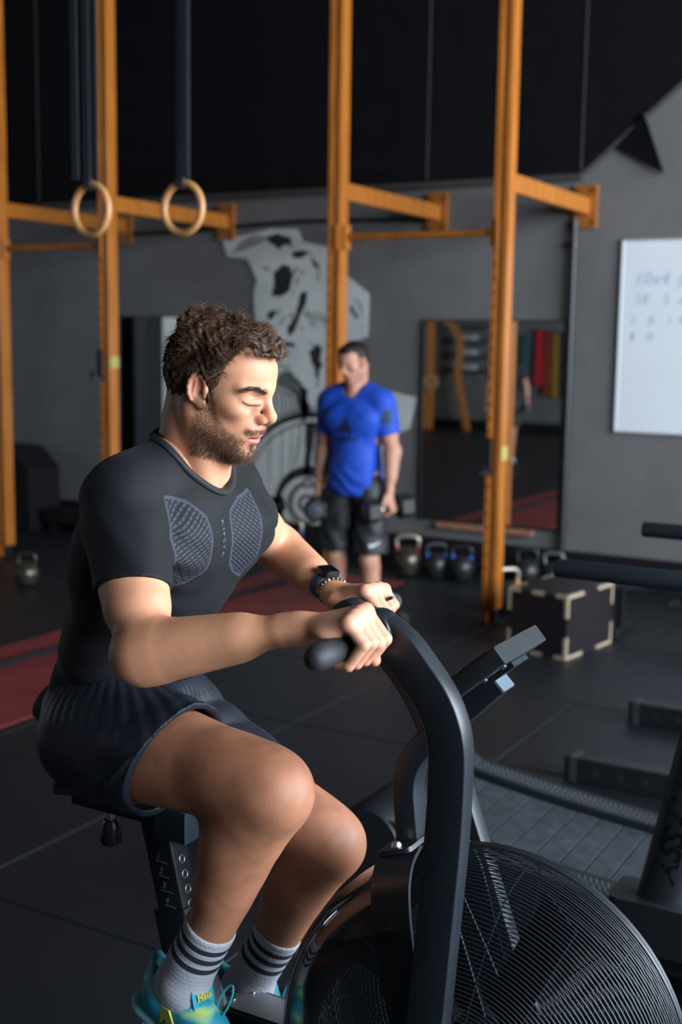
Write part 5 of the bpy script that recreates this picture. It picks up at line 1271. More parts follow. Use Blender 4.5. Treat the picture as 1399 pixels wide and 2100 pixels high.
asd = nd(nt, 'ShaderNodeAttribute', attribute_name='panel').outputs['Fac']; auv = nd(nt, 'ShaderNodeAttribute', attribute_name='chest').outputs['Vector']; ank = nd(nt, 'ShaderNodeAttribute', attribute_name='collar').outputs['Fac']
sx = nd(nt, 'ShaderNodeSeparateXYZ'); nt.links.new(auv, sx.inputs[0])
inside = math_n(nt, 'LESS_THAN', asd, -0.004); border = math_n(nt, 'LESS_THAN', math_n(nt, 'ABSOLUTE', math_n(nt, 'ADD', asd, 0.002)), 0.0024)
au = math_n(nt, 'ABSOLUTE', sx.outputs[0])
st = math_n(nt, 'SINE', math_n(nt, 'MULTIPLY', math_n(nt, 'ADD', math_n(nt, 'MULTIPLY', au, 0.62), sx.outputs[1]), 820.0))
dash = math_n(nt, 'GREATER_THAN', math_n(nt, 'SINE', math_n(nt, 'MULTIPLY', math_n(nt, 'SUBTRACT', au, math_n(nt, 'MULTIPLY', sx.outputs[1], 0.9)), 420.0)), -0.80)
stripe = math_n(nt, 'MULTIPLY', math_n(nt, 'MULTIPLY', math_n(nt, 'GREATER_THAN', st, 0.25), dash), inside)
mk = math_n(nt, 'MAXIMUM', math_n(nt, 'MULTIPLY', border, 0.55), math_n(nt, 'MULTIPLY', stripe, 0.60))
seam = math_n(nt, 'LESS_THAN', math_n(nt, 'ABSOLUTE', math_n(nt, 'SUBTRACT', ank, 0.016)), 0.0009)
mixn = nd(nt, 'ShaderNodeMix', data_type='RGBA'); nt.links.new(mk, mixn.inputs['Factor']); mixn.inputs['A'].default_value = (0.0055, 0.0058, 0.0075, 1); mixn.inputs['B'].default_value = (0.055, 0.060, 0.085, 1)
mix2 = nd(nt, 'ShaderNodeMix', data_type='RGBA'); nt.links.new(seam, mix2.inputs['Factor']); nt.links.new(mixn.outputs['Result'], mix2.inputs['A']); mix2.inputs['B'].default_value = (0.004, 0.004, 0.005, 1)
nt.links.new(mix2.outputs['Result'], b.inputs['Base Color'])
tc = nd(nt, 'ShaderNodeTexCoord'); wv = nd(nt, 'ShaderNodeTexNoise'); wv.inputs['Scale'].default_value = 420; wv.inputs['Detail'].default_value = 3
mpn = nd(nt, 'ShaderNodeMapping'); mpn.inputs['Scale'].default_value = (0.55, 0.55, 1.6); nt.links.new(tc.outputs['Object'], mpn.inputs['Vector']); nt.links.new(mpn.outputs['Vector'], wv.inputs['Vector'])
bp = nd(nt, 'ShaderNodeBump'); bp.inputs['Strength'].default_value = 0.45; bp.inputs['Distance'].default_value = 0.0016
hsum = math_n(nt, 'ADD', wv.outputs['Fac'], math_n(nt, 'MULTIPLY', mk, 0.6)); nt.links.new(hsum, bp.inputs['Height']); nt.links.new(bp.outputs['Normal'], b.inputs['Normal'])
shirt = mesh_from('t_shirt', sv, sq, M_shirt, rider, attrs={'panel': sdp, 'chest': np.stack([cu, cw, 0*cu], 1), 'collar': necksd})
shirt['label'] = 'black knit T-shirt with striped chest panels'
MB().tube(ring_, 0.0090, 10, closed=True, upv=NN, flat=(1.0, 0.70)).build('collar', mat('black_rib_collar', (0.006, 0.006, 0.008), 0.7, bump=0.2, bscale=700), shirt)
# lettering running down the chest
bvh = BVHTree.FromPolygons([tuple(v) for v in sv], [tuple(q) for q in sq])
def project_text(txt, size, uc, wc, rot, material, name, parent, O=CO, U=CU, Wd=CW, tree=bvh, spacing=1.0, bold=False, extr=0.0):
    me = text_mesh(txt, size, 0.0, font_bold=bold, spacing=spacing); Nn = np.cross(U, Wd); c_, s_ = math.cos(rot), math.sin(rot)
    off = np.array(world_loc(parent))
    for v in me.vertices:
        a = uc+v.co.x*c_-v.co.y*s_; b_ = wc+v.co.x*s_+v.co.y*c_
        p = O+U*a+Wd*b_+Nn*0.35; hit = tree.ray_cast(Vector(p), Vector(-Nn))
        q = np.array(hit[0])+Nn*0.0012 if hit[0] is not None else p-Nn*0.35
        v.co = tuple(q-off)
    return link_mesh(name, me, material, parent, smooth=False, recalc=False)
project_text('KIPSTA', 0.0155, 0.004, -0.012, -PI/2, mat('grey_blue_print', (0.085, 0.095, 0.13), 0.6), 'chest_lettering', shirt, spacing=1.35)

# ---- shorts
dTR, LTR = limb_frame(H_R, K_R); dTL, LTL = limb_frame(H_L, K_L)
hipR, hipL = H_R+dTR*LTR*0.49, H_L+dTL*LTL*0.66
shorts_p = [ell(PEL+V3(0.0, 0, 0.005), (0.116, 0.160, 0.100), k=0.05), ell(V3(-1.462, 1.67, 1.008), (0.095, 0.085, 0.094), k=0.05), ell(V3(-1.462, 1.81, 1.008), (0.095, 0.085, 0.094), k=0.05),
            cone(H_R+V3(0.03, 0, 0.0), hipR+dTR*0.05+V3(0, -0.004, -0.012), 0.104, 0.108, 0.05), cone(H_L+V3(0.03, 0, 0), hipL+dTL*0.02+V3(0, 0, -0.006), 0.108, 0.088, 0.05), ell(V3(-1.445, 1.74, 1.09), (0.122, 0.155, 0.06), k=0.04)]+grow(legR[:3], 0.013)+grow(legL[:3], 0.012)
thR = grow(legR[:3], 0.0090); thL = grow(legL[:3], 0.0080)
nR = dTR*0.93+V3(0, 0, -0.40); nR /= np.linalg.norm(nR)
def shorts_post(P, d):
    w1 = np.sin((P@V3(-0.62, 0.30, 0.72))*40+2.8*vnoise(P, 14, 61)); d = d+0.0055*(1-np.abs(w1))*(0.6+0.6*vnoise(P, 22, 62))*smooth01(P[:, 0], -1.60, -1.45)+0.0025*vnoise(P, 50, 6)
    gat = smooth01(P[:, 2], 1.06, 1.10); d = d+0.0009*gat*np.sin(np.arctan2(P[:, 1]-1.74, P[:, 0]+1.47)*60)
    nearR = P[:, 1] < 1.735+0.2*(P[:, 0]+1.3)
    cutR = (P-hipR)@nR; cutL = (P-hipL)@dTL
    inR = sdf(thR, P); inL = sdf(thL, P)
    hollowR = np.maximum(inR+0.0, -(cutR+0.05)); hollowL = np.maximum(inL, -(cutL+0.05))
    d = np.where(nearR, np.maximum(np.maximum(d, cutR), -hollowR), np.maximum(np.maximum(d, cutL), -hollowL))
    return np.maximum(d, (P[:, 2]-1.175))
qv, qq = mesh_sdf(shorts_p, 0.0034, shorts_post); qv, qq = largest(qv, qq); qv = relax(qv, qq, 2)
shorts = mesh_from('shorts', qv, qq, mat('navy_black_nylon', (0.009, 0.012, 0.021), 0.55, spec=0.4, bump=0.10, bscale=900), rider)
shorts['label'] = 'dark navy nylon shorts'

# ---- socks and shoes
M_sock = bpy.data.materials.new('striped_sock'); M_sock.use_nodes = True; nt = M_sock.node_tree; b = nt.nodes['Principled BSDF']; b.inputs['Roughness'].default_value = 0.9
at = nd(nt, 'ShaderNodeAttribute', attribute_name='along'); rp_ = nd(nt, 'ShaderNodeValToRGB'); rp_.color_ramp.interpolation = 'CONSTANT'
els = rp_.color_ramp.elements; W0 = (0.36, 0.37, 0.41, 1); K0 = (0.012, 0.014, 0.02, 1); els[0].position = 0.0; els[0].color = W0; els[1].position = 0.13; els[1].color = K0
for p_, c_ in ((0.21, W0), (0.285, K0), (0.365, W0), (0.44, K0), (0.52, W0)): e = els.new(p_); e.color = c_
nt.links.new(at.outputs['Fac'], rp_.inputs['Fac']); nt.links.new(rp_.outputs['Color'], b.inputs['Base Color'])
tc = nd(nt, 'ShaderNodeTexCoord'); wn = nd(nt, 'ShaderNodeTexNoise'); wn.inputs['Scale'].default_value = 500; bp = nd(nt, 'ShaderNodeBump'); bp.inputs['Strength'].default_value = 0.6; bp.inputs['Distance'].default_value = 0.002
nt.links.new(tc.outputs['Object'], wn.inputs['Vector']); nt.links.new(wn.outputs['Fac'], bp.inputs['Height']); nt.links.new(bp.outputs['Normal'], b.inputs['Normal'])
M_teal = bpy.data.materials.new('teal_lime_mesh'); M_teal.use_nodes = True; nt = M_teal.node_tree; b = nt.nodes['Principled BSDF']; b.inputs['Roughness'].default_value = 0.6
tc = nd(nt, 'ShaderNodeTexCoord'); mp_ = nd(nt, 'ShaderNodeMapping'); mp_.inputs['Rotation'].default_value = (0.3, 0.6, 0.2); mp_.inputs['Scale'].default_value = (0.7, 1.0, 2.4); wn = nd(nt, 'ShaderNodeTexNoise'); wn.inputs['Scale'].default_value = 16; wn.inputs['Detail'].default_value = 2
rp_ = nd(nt, 'ShaderNodeValToRGB'); rp_.color_ramp.elements[0].position = 0.50; rp_.color_ramp.elements[0].color = (0.012, 0.26, 0.34, 1); rp_.color_ramp.elements[1].position = 0.70; rp_.color_ramp.elements[1].color = (0.50, 0.62, 0.12, 1)
e = rp_.color_ramp.elements.new(0.60); e.color = (0.18, 0.48, 0.36, 1)
nt.links.new(tc.outputs['Object'], mp_.inputs['Vector']); nt.links.new(mp_.outputs['Vector'], wn.inputs['Vector']); nt.links.new(wn.outputs['Fac'], rp_.inputs['Fac']); nt.links.new(rp_.outputs['Color'], b.inputs['Base Color'])
wn2 = nd(nt, 'ShaderNodeTexNoise'); wn2.inputs['Scale'].default_value = 700; bp = nd(nt, 'ShaderNodeBump'); bp.inputs['Strength'].default_value = 0.4; bp.inputs['Distance'].default_value = 0.001; nt.links.new(tc.outputs['Object'], wn2.inputs['Vector']); nt.links.new(wn2.outputs['Fac'], bp.inputs['Height']); nt.links.new(bp.outputs['Normal'], b.inputs['Normal'])
M_tealp = mat('teal_trim', (0.014, 0.30, 0.40), 0.5); M_soleb = mat('pale_aqua_sole', (0.16, 0.42, 0.46), 0.55); M_lime = mat('lime_yellow_print', (0.45, 0.48, 0.06), 0.5)
def foot(K, A, pitch, yaw, tag_, sockt, cut0):
    d2, L2 = limb_frame(K, A); R = rotm(yaw, pitch, 0)
    def F(x, y, z): return A+R@V3(x, y, z)
    # sock
    sp_ = grow(leg_prims(H_R if tag_ == 'right' else H_L, K, A)[6:], 0.0035)+[cone(A, F(0.03, 0, -0.03), 0.038, 0.036, 0.02), ell(F(-0.025, 0, -0.035), (0.034, 0.032, 0.038), R, k=0.03)]
    top = A-d2*sockt
    def post(P, d):
        s = -(P-top)@d2; return np.maximum(d+0.0004*np.sin(((P-A)@d2)*700), s)
    v, q = mesh_sdf(sp_, 0.003, post)
    al = ((v-top)@d2)/sockt
    so = mesh_from('sock', v, q, M_sock, rider, attrs={'along': np.clip(al*0.98, 0, 1)})
    # shoe upper
    up_p = [ell(F(-0.035, 0, -0.050), (0.048, 0.040, 0.046), R), cone(F(-0.02, 0, -0.045), F(0.07, 0, -0.060), 0.043, 0.040, 0.03, n=R@V3(0, 0, 1), f=1.0), ell(F(0.115, 0, -0.072), (0.075, 0.046, 0.026), R, k=0.03), cone(F(0.01, 0, -0.02), F(0.075, 0, -0.045), 0.034, 0.032, 0.02), cone(F(-0.052, 0, -0.035), F(-0.076, 0, -0.004), 0.028, 0.012, 0.02)]
    def post2(P, d):
        l = (P-A)@R; open_ = np.maximum(np.sqrt(((l[:, 0]+0.012)/0.052)**2+(l[:, 1]/0.0345)**2)-1, -(l[:, 2]+0.045-0.55*np.clip(-l[:, 0]-0.03, 0, 0.1)))*0.03
        d = np.maximum(d, -open_); return np.maximum(d, l[:, 2]-0.028)
    v, q = mesh_sdf(up_p, 0.0026, post2); v = relax(v, q, 2)
    sh_ = mesh_from('shoe', v, q, M_teal, rider); sh_['label'] = 'teal and lime running shoe'
    so_p = [cone(F(-0.055, 0, -0.092), F(0.06, 0, -0.092), 0.046, 0.042, 0.02, n=R@V3(0, 0, 1), f=0.42), cone(F(0.06, 0, -0.092), F(0.155, 0, -0.088), 0.048, 0.034, 0.03, n=R@V3(0, 0, 1), f=0.38)]
    v, q = mesh_sdf(so_p, 0.003); mesh_from('sole', v, q, M_soleb, sh_)
    # tongue, laces
    MB().obox(F(0.050, 0, 0.000), R@V3(0.50, 0, -0.86), R@V3(0, 1, 0), R@V3(0.86, 0, 0.50), 0.055, 0.046, 0.007, 0.01).build('tongue', M_tealp, sh_, bevel=0.0)
    for i in range(4):
        t = i/3; MB().tube([F(0.052+0.05*t, -0.030, -0.040-0.018*t), F(0.058+0.05*t, -0.012, -0.020-0.022*t), F(0.062+0.05*t, 0.012, -0.020-0.022*t), F(0.068+0.05*t, 0.030, -0.040-0.018*t)], 0.0026, 6).build('lace', M_tealp, sh_)
    lp = [F(0.068, 0.005, -0.012)+R@V3(0.022*(1-math.cos(t))*0.5, 0.020*math.sin(t)*0.6+0.02, 0.030*math.sin(t)+0.012) for t in np.linspace(0, 2*PI, 20)[:-1]]
    MB().tube(lp, 0.0022, 6, closed=True).build('lace_loop', M_tealp, sh_)
    return sh_, F, R, so
shR, FR_, RR_, sockR = foot(K_R, A_R, 15, -14, 'right', 0.135, 0)
shL, FL_, RL_, sockL = foot(K_L, A_L, 10, -3, 'left', 0.135, 0)
me = text_mesh('Mela', 0.016, 0.0006, font_bold=True); place_text('tongue_lettering', me, M_lime, FR_(0.0545, 0.0, 0.006), RR_@V3(0.0, 1, 0), RR_@V3(-0.50, 0, 0.86), shR)
MB().prism([A_R+RR_@V3(x, -0.0405, z) for x, z in ((0.0, -0.035), (0.02, -0.03), (0.045, -0.055), (0.03, -0.075), (0.015, -0.05), (0.005, -0.068))], RR_@V3(0, -0.004, 0)).build('side_print', M_lime, shR, smooth=False)
# small arrow-like logo on the sock
d2, L2 = limb_frame(K_R, A_R); sidev = V3(-0.55, -0.80, 0.1); e1 = np.cross(d2, sidev); e1 /= np.linalg.norm(e1)
bs = A_R-d2*0.045+sidev/np.linalg.norm(sidev)*0.0385
MB().prism([bs+e1*a+d2*c for a, c in ((-0.016, -0.020), (-0.012, -0.004), (-0.004, -0.010), (0.002, 0.002), (0.016, 0.002), (0.016, 0.006), (-0.002, 0.007), (-0.007, -0.003), (-0.014, 0.003), (-0.019, -0.016))], sidev*0.003).build('sock_logo', K_MAT if 'K_MAT' in globals() else mat('black_sock_print', (0.012, 0.014, 0.02), 0.8), sockR, smooth=False)

# ---- watch, bracelet, ring
def band(name, c, ax_, r, wd, m, parent, flat=0.80, th=0.002):
    ax_ = np.array(ax_)/np.linalg.norm(ax_); u = np.cross(ax_, (0, 0, 1)); u /= np.linalg.norm(u); w_ = np.cross(u, ax_); n = 40
    vs = []
    for k in range(n):
        t = 2*PI*k/n; e = u*math.cos(t)+w_*math.sin(t)*flat
        for rr_, h_ in ((r, -wd/2), (r+th, -wd/2), (r+th, wd/2), (r, wd/2)): vs.append(np.array(c)+e*rr_+ax_*h_)
    return MB().add(vs, [(k*4+j, k*4+(j+1) % 4, ((k+1) % n)*4+(j+1) % 4, ((k+1) % n)*4+j) for k in range(n) for j in range(4)]).build(name, m, parent)
dfl, _ = limb_frame(E_L, W_L)
wc = W_L-dfl*0.030
wa = thing('wrist_watch', 'dark smart watch on a blue strap on the left wrist of the rider', 'watch', wc-V3(0, 0, 0.03))
band('strap', wc, dfl, 0.0300, 0.021, mat('blue_fabric_strap', (0.018, 0.045, 0.12), 0.8, bump=0.3, bscale=900), wa, 0.86)
wn_ = V3(0.25, -0.15, 1); wn_ -= dfl*(wn_@dfl); wn_ /= np.linalg.norm(wn_)
MB().obox(wc+wn_*0.031, dfl, np.cross(wn_, dfl), wn_, 0.040, 0.034, 0.010, 0.008).build('case', M_bike2, wa)
MB().obox(wc+wn_*0.0365, dfl, np.cross(wn_, dfl), wn_, 0.034, 0.028, 0.001, 0.006).build('screen', mat('black_glass', (0.005, 0.005, 0.006), 0.05), wa)
br = thing('bead_bracelet', 'dark bead bracelet next to the watch of the rider', 'bracelet', W_L-dfl*0.006-V3(0, 0, 0.03))
u = np.cross(dfl, (0, 0, 1)); u /= np.linalg.norm(u); w_ = np.cross(u, dfl)
for k in range(22):
    t = 2*PI*k/22; p = W_L-dfl*(0.004+0.006*math.cos(t))+u*math.cos(t)*0.0290+w_*math.sin(t)*0.0255
    MB().sphere(p, 0.0041, 8).build('bead', mat('dark_bead', (0.02, 0.017, 0.015), 0.3) if k % 4 else mat('bronze_bead', (0.25, 0.16, 0.08), 0.3, 0.6), br)
rg = band('finger_ring', V3(GRF[0]+0.036, 1.992, GRF[1]+0.025), V3(0.45, 0, -0.9), 0.0103, 0.006, mat('black_ring', (0.006, 0.006, 0.008), 0.3), None, 1.0, 0.0015)
tag(rg, 'black ring on the left hand of the rider', 'ring')

# ---- hair, beard, eyebrows
def hair_cap():
    C_ = [ell((-0.008, 0, 0.054), (0.097, 0.0775, 0.079)), ell((-0.034, 0, 0.026), (0.062, 0.070, 0.068), k=0.03)]
    rs2 = np.random.RandomState(5)
    for s_ in (-1, 1): C_ += [cone((0.012, s_*0.0685, 0.045), (0.025, s_*0.0635, -0.004), 0.0085, 0.006, 0.01), cone((0.0, s_*0.066, 0.06), (0.036, s_*0.058, 0.070), 0.016, 0.012, 0.02)]
    for k in range(46):   # curls over the crown and fringe
        th_ = rs2.uniform(-1.25, 1.25); ph_ = rs2.uniform(-0.75, 1.45)
        x = -0.010+0.094*math.sin(ph_)*math.cos(th_*0.3); y = 0.072*math.sin(th_); z = 0.062+0.066*math.cos(th_)*math.cos(ph_*0.72)
        C_.append(ell((x, y, z), (rs2.uniform(0.012, 0.019),)*3, k=0.012))
    for (x, y, z, r) in ((0.058, -0.005, 0.118, 0.016), (0.062, 0.018, 0.112, 0.014), (0.060, -0.028, 0.112, 0.015), (0.044, -0.040, 0.110, 0.016), (0.045, 0.0, 0.126, 0.017), (0.022, -0.02, 0.130, 0.017), (0.004, 0.0, 0.130, 0.017), (-0.022, -0.01, 0.128, 0.016), (0.069, 0.0, 0.108, 0.011), (0.068, -0.02, 0.108, 0.011)): C_.append(ell((x, y, z), (r, r, r*0.8), k=0.010))
    return xform(C_, HR, HT, HS)
def hair_post(P, d):
    l = toL(P); x, y, z = l.T; ay = np.abs(y)
    d = d+0.0016*np.sin(x*330+8*np.sin(z*70)+4*np.sin(y*90))+0.0014*np.sin(z*300+6*np.sin(x*80)+y*160)+0.001*vnoise(l, 400, 8)
    # hairline: forehead recess, temple, sideburn, over the ear, nape
    line = np.interp(x, [-0.105, -0.06, -0.034, -0.022, -0.014, 0.010, 0.017, 0.024, 0.033, 0.040, 0.050, 0.064, 0.078, 0.10], [-0.040, -0.052, -0.045, -0.005, 0.034, 0.040, 0.018, -0.004, 0.026, 0.078, 0.104, 0.116, 0.106, 0.098])
    return np.maximum(d, (line-z)*0.8)
cv, cq = mesh_sdf(hair_cap(), 0.0022, hair_post)
cn_ = vnormals(cv, cq); lc = toL(cv)
HC = np.array([0.060, 0.030, 0.016])
def hcol(P, seed, n): 
    r = np.random.RandomState(seed); f = r.rand(n)[:, None]; base = np.array([0.045, 0.021, 0.011])*(1-f)+np.array([0.135, 0.070, 0.033])*f
    return base
ccol = np.tile(np.array([0.040, 0.019, 0.010]), (len(cv), 1))*(1+0.3*vnoise(lc, 200, 11))[:, None]
r_ = np.random.RandomState(21)
sel = r_.choice(len(cv), 16000, p=(lambda w: w/w.sum())(0.45+1.0*smooth01(lc[:, 2], 0.02, 0.08)+1.0*smooth01(lc[:, 0], 0.02, 0.06)))
root = cv[sel]-cn_[sel]*0.003; ls = lc[sel]
flow = np.stack([0.6+0.5*vnoise(ls, 40, 31), 0.9*vnoise(ls, 38, 32)+0.3*np.sign(ls[:, 1]), -0.25+0.8*vnoise(ls, 42, 33)], 1)@HR.T
side = smooth01(-ls[:, 2], -0.075, -0.03)[:, None]; flow = flow*(1-side)+(np.array([-0.45, 0, -0.9])@HR.T)*side
nn = cn_[sel]; flow = flow-nn*np.sum(flow*nn, 1)[:, None]; flow /= np.linalg.norm(flow, axis=1)[:, None]+1e-9
lift = np.where(side > 0.5, 0.06, 0.13); dirs = flow+nn*lift; dirs /= np.linalg.norm(dirs, axis=1)[:, None]
lenv = np.where(side[:, 0] > 0.5, 0.012, 0.022)*(1-0.55*smooth01(ls[:, 0], 0.03, 0.07))
s1 = strands('h', root, dirs, None, None, lenv, 0.00040, 9, curl=0.34, seed=41, flow=75.0, cols=hcol(root, 42, len(root)))
s2sel = r_.choice(len(cv), 900, p=(lambda w: w/w.sum())(0.02+smooth01(lc[:, 2], 0.06, 0.12)))
s2 = strands('w', cv[s2sel], cn_[s2sel]*0.5+r_.normal(size=(900, 3))*0.5, None, None, 0.013, 0.00020, 6, curl=0.5, seed=43, cols=hcol(cv[s2sel], 44, 900)*1.3)
allv, allq = join_vq([(cv, cq), (s1[0], s1[1]), (s2[0], s2[1])])
hair = mesh_from('hair', allv, allq, M_hair, rider, np.clip(np.concatenate([ccol, s1[2], s2[2]]), 0, 1)); hair['label'] = 'short curly brown hair'
hl = toL(hv); hn = vnormals(hv, hq); bw = beard_mask(hl)*(np.abs(hl[:, 1]) < 0.075)*(hl[:, 2] > -0.115)
w_ = np.where(bw > 0.25, bw**1.5, 0); sel = r_.choice(len(hv), 7500, p=w_/w_.sum())
bl = hl[sel]; must = (bl[:, 2] > -0.045) & (bl[:, 0] > 0.075)
fl_ = np.where(must[:, None], np.stack([0.2+0*bl[:, 0], np.sign(bl[:, 1])*0.7, -0.9+0*bl[:, 0]], 1), np.stack([0.35+0*bl[:, 0], 0.1*np.sign(bl[:, 1]), -0.9+0*bl[:, 0]], 1))@HR.T
dd = fl_*0.9+hn[sel]*0.45; dd /= np.linalg.norm(dd, axis=1)[:, None]
blen = np.where(must, 0.0042, 0.0025+0.0045*smooth01(-bl[:, 2], 0.03, 0.08))
bcol = np.array([0.050, 0.024, 0.012])+r_.rand(len(sel))[:, None]*np.array([0.11, 0.055, 0.025])
s3 = strands('b', hv[sel], dd, None, None, blen, 0.00026, 4, curl=0.25, seed=45, cols=bcol)
bd = mesh_from('beard', s3[0], s3[1], M_hair, rider, s3[2]); bd['label'] = 'short brown beard and moustache'
ey = hl; ebw = smooth01(ey[:, 0], 0.060, 0.07)*np.exp(-((ey[:, 2]-(0.039+0.004*smooth01(np.abs(ey[:, 1]), 0.015, 0.035)-0.006*smooth01(np.abs(ey[:, 1]), 0.04, 0.056)))/0.0032)**2)*smooth01(np.abs(ey[:, 1]), 0.009, 0.015)*smooth01(0.058-np.abs(ey[:, 1]), 0, 0.01)
sel = r_.choice(len(hv), 900, p=ebw/ebw.sum()); el_ = hl[sel]
dd = (np.stack([-0.3+0*el_[:, 0], np.sign(el_[:, 1])*0.9, 0.25-8*np.clip(np.abs(el_[:, 1])-0.035, 0, 1)], 1)@HR.T)+hn[sel]*0.25; dd /= np.linalg.norm(dd, axis=1)[:, None]
s4 = strands('e', hv[sel], dd, None, None, 0.008, 0.00025, 4, seed=46, cols=np.tile([0.05, 0.026, 0.015], (900, 1)))
eb = mesh_from('eyebrows', s4[0], s4[1], M_hair, rider, s4[2])
# ------------------------------------------------------------------ standing people (local frame: x forward, y left, z up, feet at origin)
def grip_hand(Wp, side, R0, T0):
    """hand hanging from wrist Wp (local), closed round a bar that runs front to back"""
    Rl = np.stack([V3(0, 0, -1), V3(-side, 0, 0), V3(0, side, 0)], 1)      # columns: hand x,y,z
    hp = hand_prims(V3(-0.090, 0, 0.012), (0, 0), tuple(q*(-side*-1)*0+q for q in (-0.033, -0.011, 0.011, 0.031)), 1, 0.017)
    return xform(hp, Rl, Wp+V3(0, -side*0.012, -0.090), 1.0), Wp+V3(0, -side*0.012, -0.090)
def standing_person(root, T0, yaw, J, head_yaw, head_pitch, skin, hairc, shirt_m, shorts_m, h=0.006, beard=0.5, h_head=0.0035, sock=None, shoe=None, shirt_hem=0.86, shorts_hem=0.53):
    Rw = rotm(yaw); xf = lambda pr: xform(pr, Rw, T0, 1.0); w3 = lambda p: Rw@np.array(p, float)+T0
    toL_ = lambda P: (P-T0)@Rw
    S, E, W, Hh, K, A = J['S'], J['E'], J['W'], J['H'], J['K'], J['A']
    tor = [ell((0.0, 0, 1.27), (0.108, 0.140, 0.175)), ell((0.0, 0, 1.06), (0.098, 0.130, 0.16), k=0.06), ell((-0.01, 0, 0.93), (0.110, 0.155, 0.11), k=0.06), cone((0, S[0][1]*0.75, 1.41), (0, S[1][1]*0.75, 1.41), 0.056, 0.056, 0.05)]
    for s in (-1, 1): tor += [ell((0.065, s*0.075, 1.30), (0.05, 0.085, 0.065), k=0.04), cone((-0.015, s*0.03, 1.48), (0, s*0.135, 1.42), 0.042, 0.042, 0.05), ell((-0.02, s*0.10, 1.25), (0.08, 0.05, 0.12), k=0.04)]
    arms, hands, grips = [], [], []
    for i in range(2):
        side = 1 if i == 0 else -1
        arms += arm_prims(np.array(S[i]), np.array(E[i]), np.array(W[i]), (0, 1, 0)); hp, gp = grip_hand(np.array(W[i]), side, None, None); hands += hp; grips.append(w3(gp))
    legs = []
    for i in range(2): legs += leg_prims2(np.array(Hh[i]), np.array(K[i]), np.array(A[i]))
    Hd = V3(0.03, 0, 1.615); HRl = rotm(head_yaw, head_pitch, 0); hd = xform(head_prims(), HRl, Hd, 0.98)
    nk = [cone(Hd+HRl@V3(-0.03, 0, -0.02), (-0.005, 0, 1.43), 0.056, 0.062, 0.03), cone(Hd+HRl@V3(0.02, 0, -0.06), (0.03, 0, 1.42), 0.04, 0.045, 0.03)]
    p1 = mesh_sdf(hd+nk, h_head); p2 = mesh_sdf(arms+hands, h*0.75); p3 = mesh_sdf(legs, h); p4 = mesh_sdf(tor, h*2)
    cs = []
    for i, (v, q) in enumerate((p1, p2, p3, p4)):
        c = np.tile(np.array(skin), (len(v), 1))*(1+0.06*vnoise(v, 70, 3))[:, None]
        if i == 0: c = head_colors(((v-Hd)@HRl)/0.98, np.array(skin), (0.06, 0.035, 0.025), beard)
        cs.append(np.clip(c, 0, 1))
    v, q = join_vq([(xv, xq) for xv, xq in (p1, p2, p3, p4)])
    body_ = mesh_from('body', v@Rw.T+T0, q, M_skin, root, np.concatenate(cs))
    # hair
    hc = xform([ell((-0.010, 0, 0.056), (0.097, 0.076, 0.080)), ell((-0.035, 0, 0.03), (0.064, 0.070, 0.07), k=0.03), ell((0.05, 0, 0.105), (0.035, 0.045, 0.025), k=0.02)], HRl, Hd, 0.98)
    def hp_(P, d):
        l = ((P-Hd)@HRl)/0.98; x, y, z = l.T; ln_ = np.interp(x, [-0.105, -0.06, -0.034, -0.022, -0.014, 0.010, 0.02, 0.03, 0.040, 0.050, 0.064, 0.078, 0.10], [-0.03, -0.045, -0.04, -0.005, 0.034, 0.040, 0.02, 0.03, 0.07, 0.088, 0.092, 0.088, 0.08])
        return np.maximum(d+0.001*vnoise(l, 350, 8), (ln_-z)*0.8)
    v, q = mesh_sdf(hc, h_head, hp_); mesh_from('hair', v@Rw.T+T0, q, M_hair, root, np.tile(np.array(hairc), (len(v), 1)))
    # T-shirt
    arms_s = []
    for i in range(2): arms_s += grow(arm_prims(np.array(S[i]), np.array(E[i]), np.array(W[i]), (0, 1, 0))[:4], 0.014)
    sp_ = grow(tor, 0.016)+arms_s+[ell((-0.005, 0, 0.97), (0.132, 0.170, 0.20), k=0.05)]
    def tp_(P, d):
        d = d+0.0035*np.sin(P[:, 2]*70+5*np.sin(P[:, 1]*16)+P[:, 0]*20)*smooth01(1.1-P[:, 2], 0, 0.15)+0.002*vnoise(P, 45, 5)
        for i in range(2):
            a, b_ = np.array(S[i]), np.array(E[i]); dd_, L_ = limb_frame(a, b_); side = 1 if i == 0 else -1
            on = P[:, 1]*side > 0.140; d = np.where(on, np.maximum(d, (P-(a+dd_*L_*0.66))@dd_), d)
        rr = np.sqrt((P[:, 0]-0.012)**2+P[:, 1]**2*0.8); d = np.maximum(d, np.where(P[:, 2] > 1.38, (0.068-rr), -1))
        return np.maximum(d, shirt_hem-P[:, 2])
    v, q = mesh_sdf(sp_, h, tp_); v, q = largest(v, q); v = relax(v, q, 2); sv_, sq_ = v@Rw.T+T0, q
    sh_ = mesh_from('t_shirt', sv_, sq_, shirt_m, root)
    # shorts
    st_ = [ell((-0.01, 0, 0.93), (0.122, 0.164, 0.10), k=0.05)]
    for i in range(2):
        k_ = np.array(K[i]); h_ = np.array(Hh[i]); dl, L_ = limb_frame(h_, k_); st_ += [cone(h_+V3(0, 0, -0.02), h_+dl*L_*0.93+V3(0, 0.008*(1 if i == 0 else -1), 0), 0.100, 0.104, 0.03)]
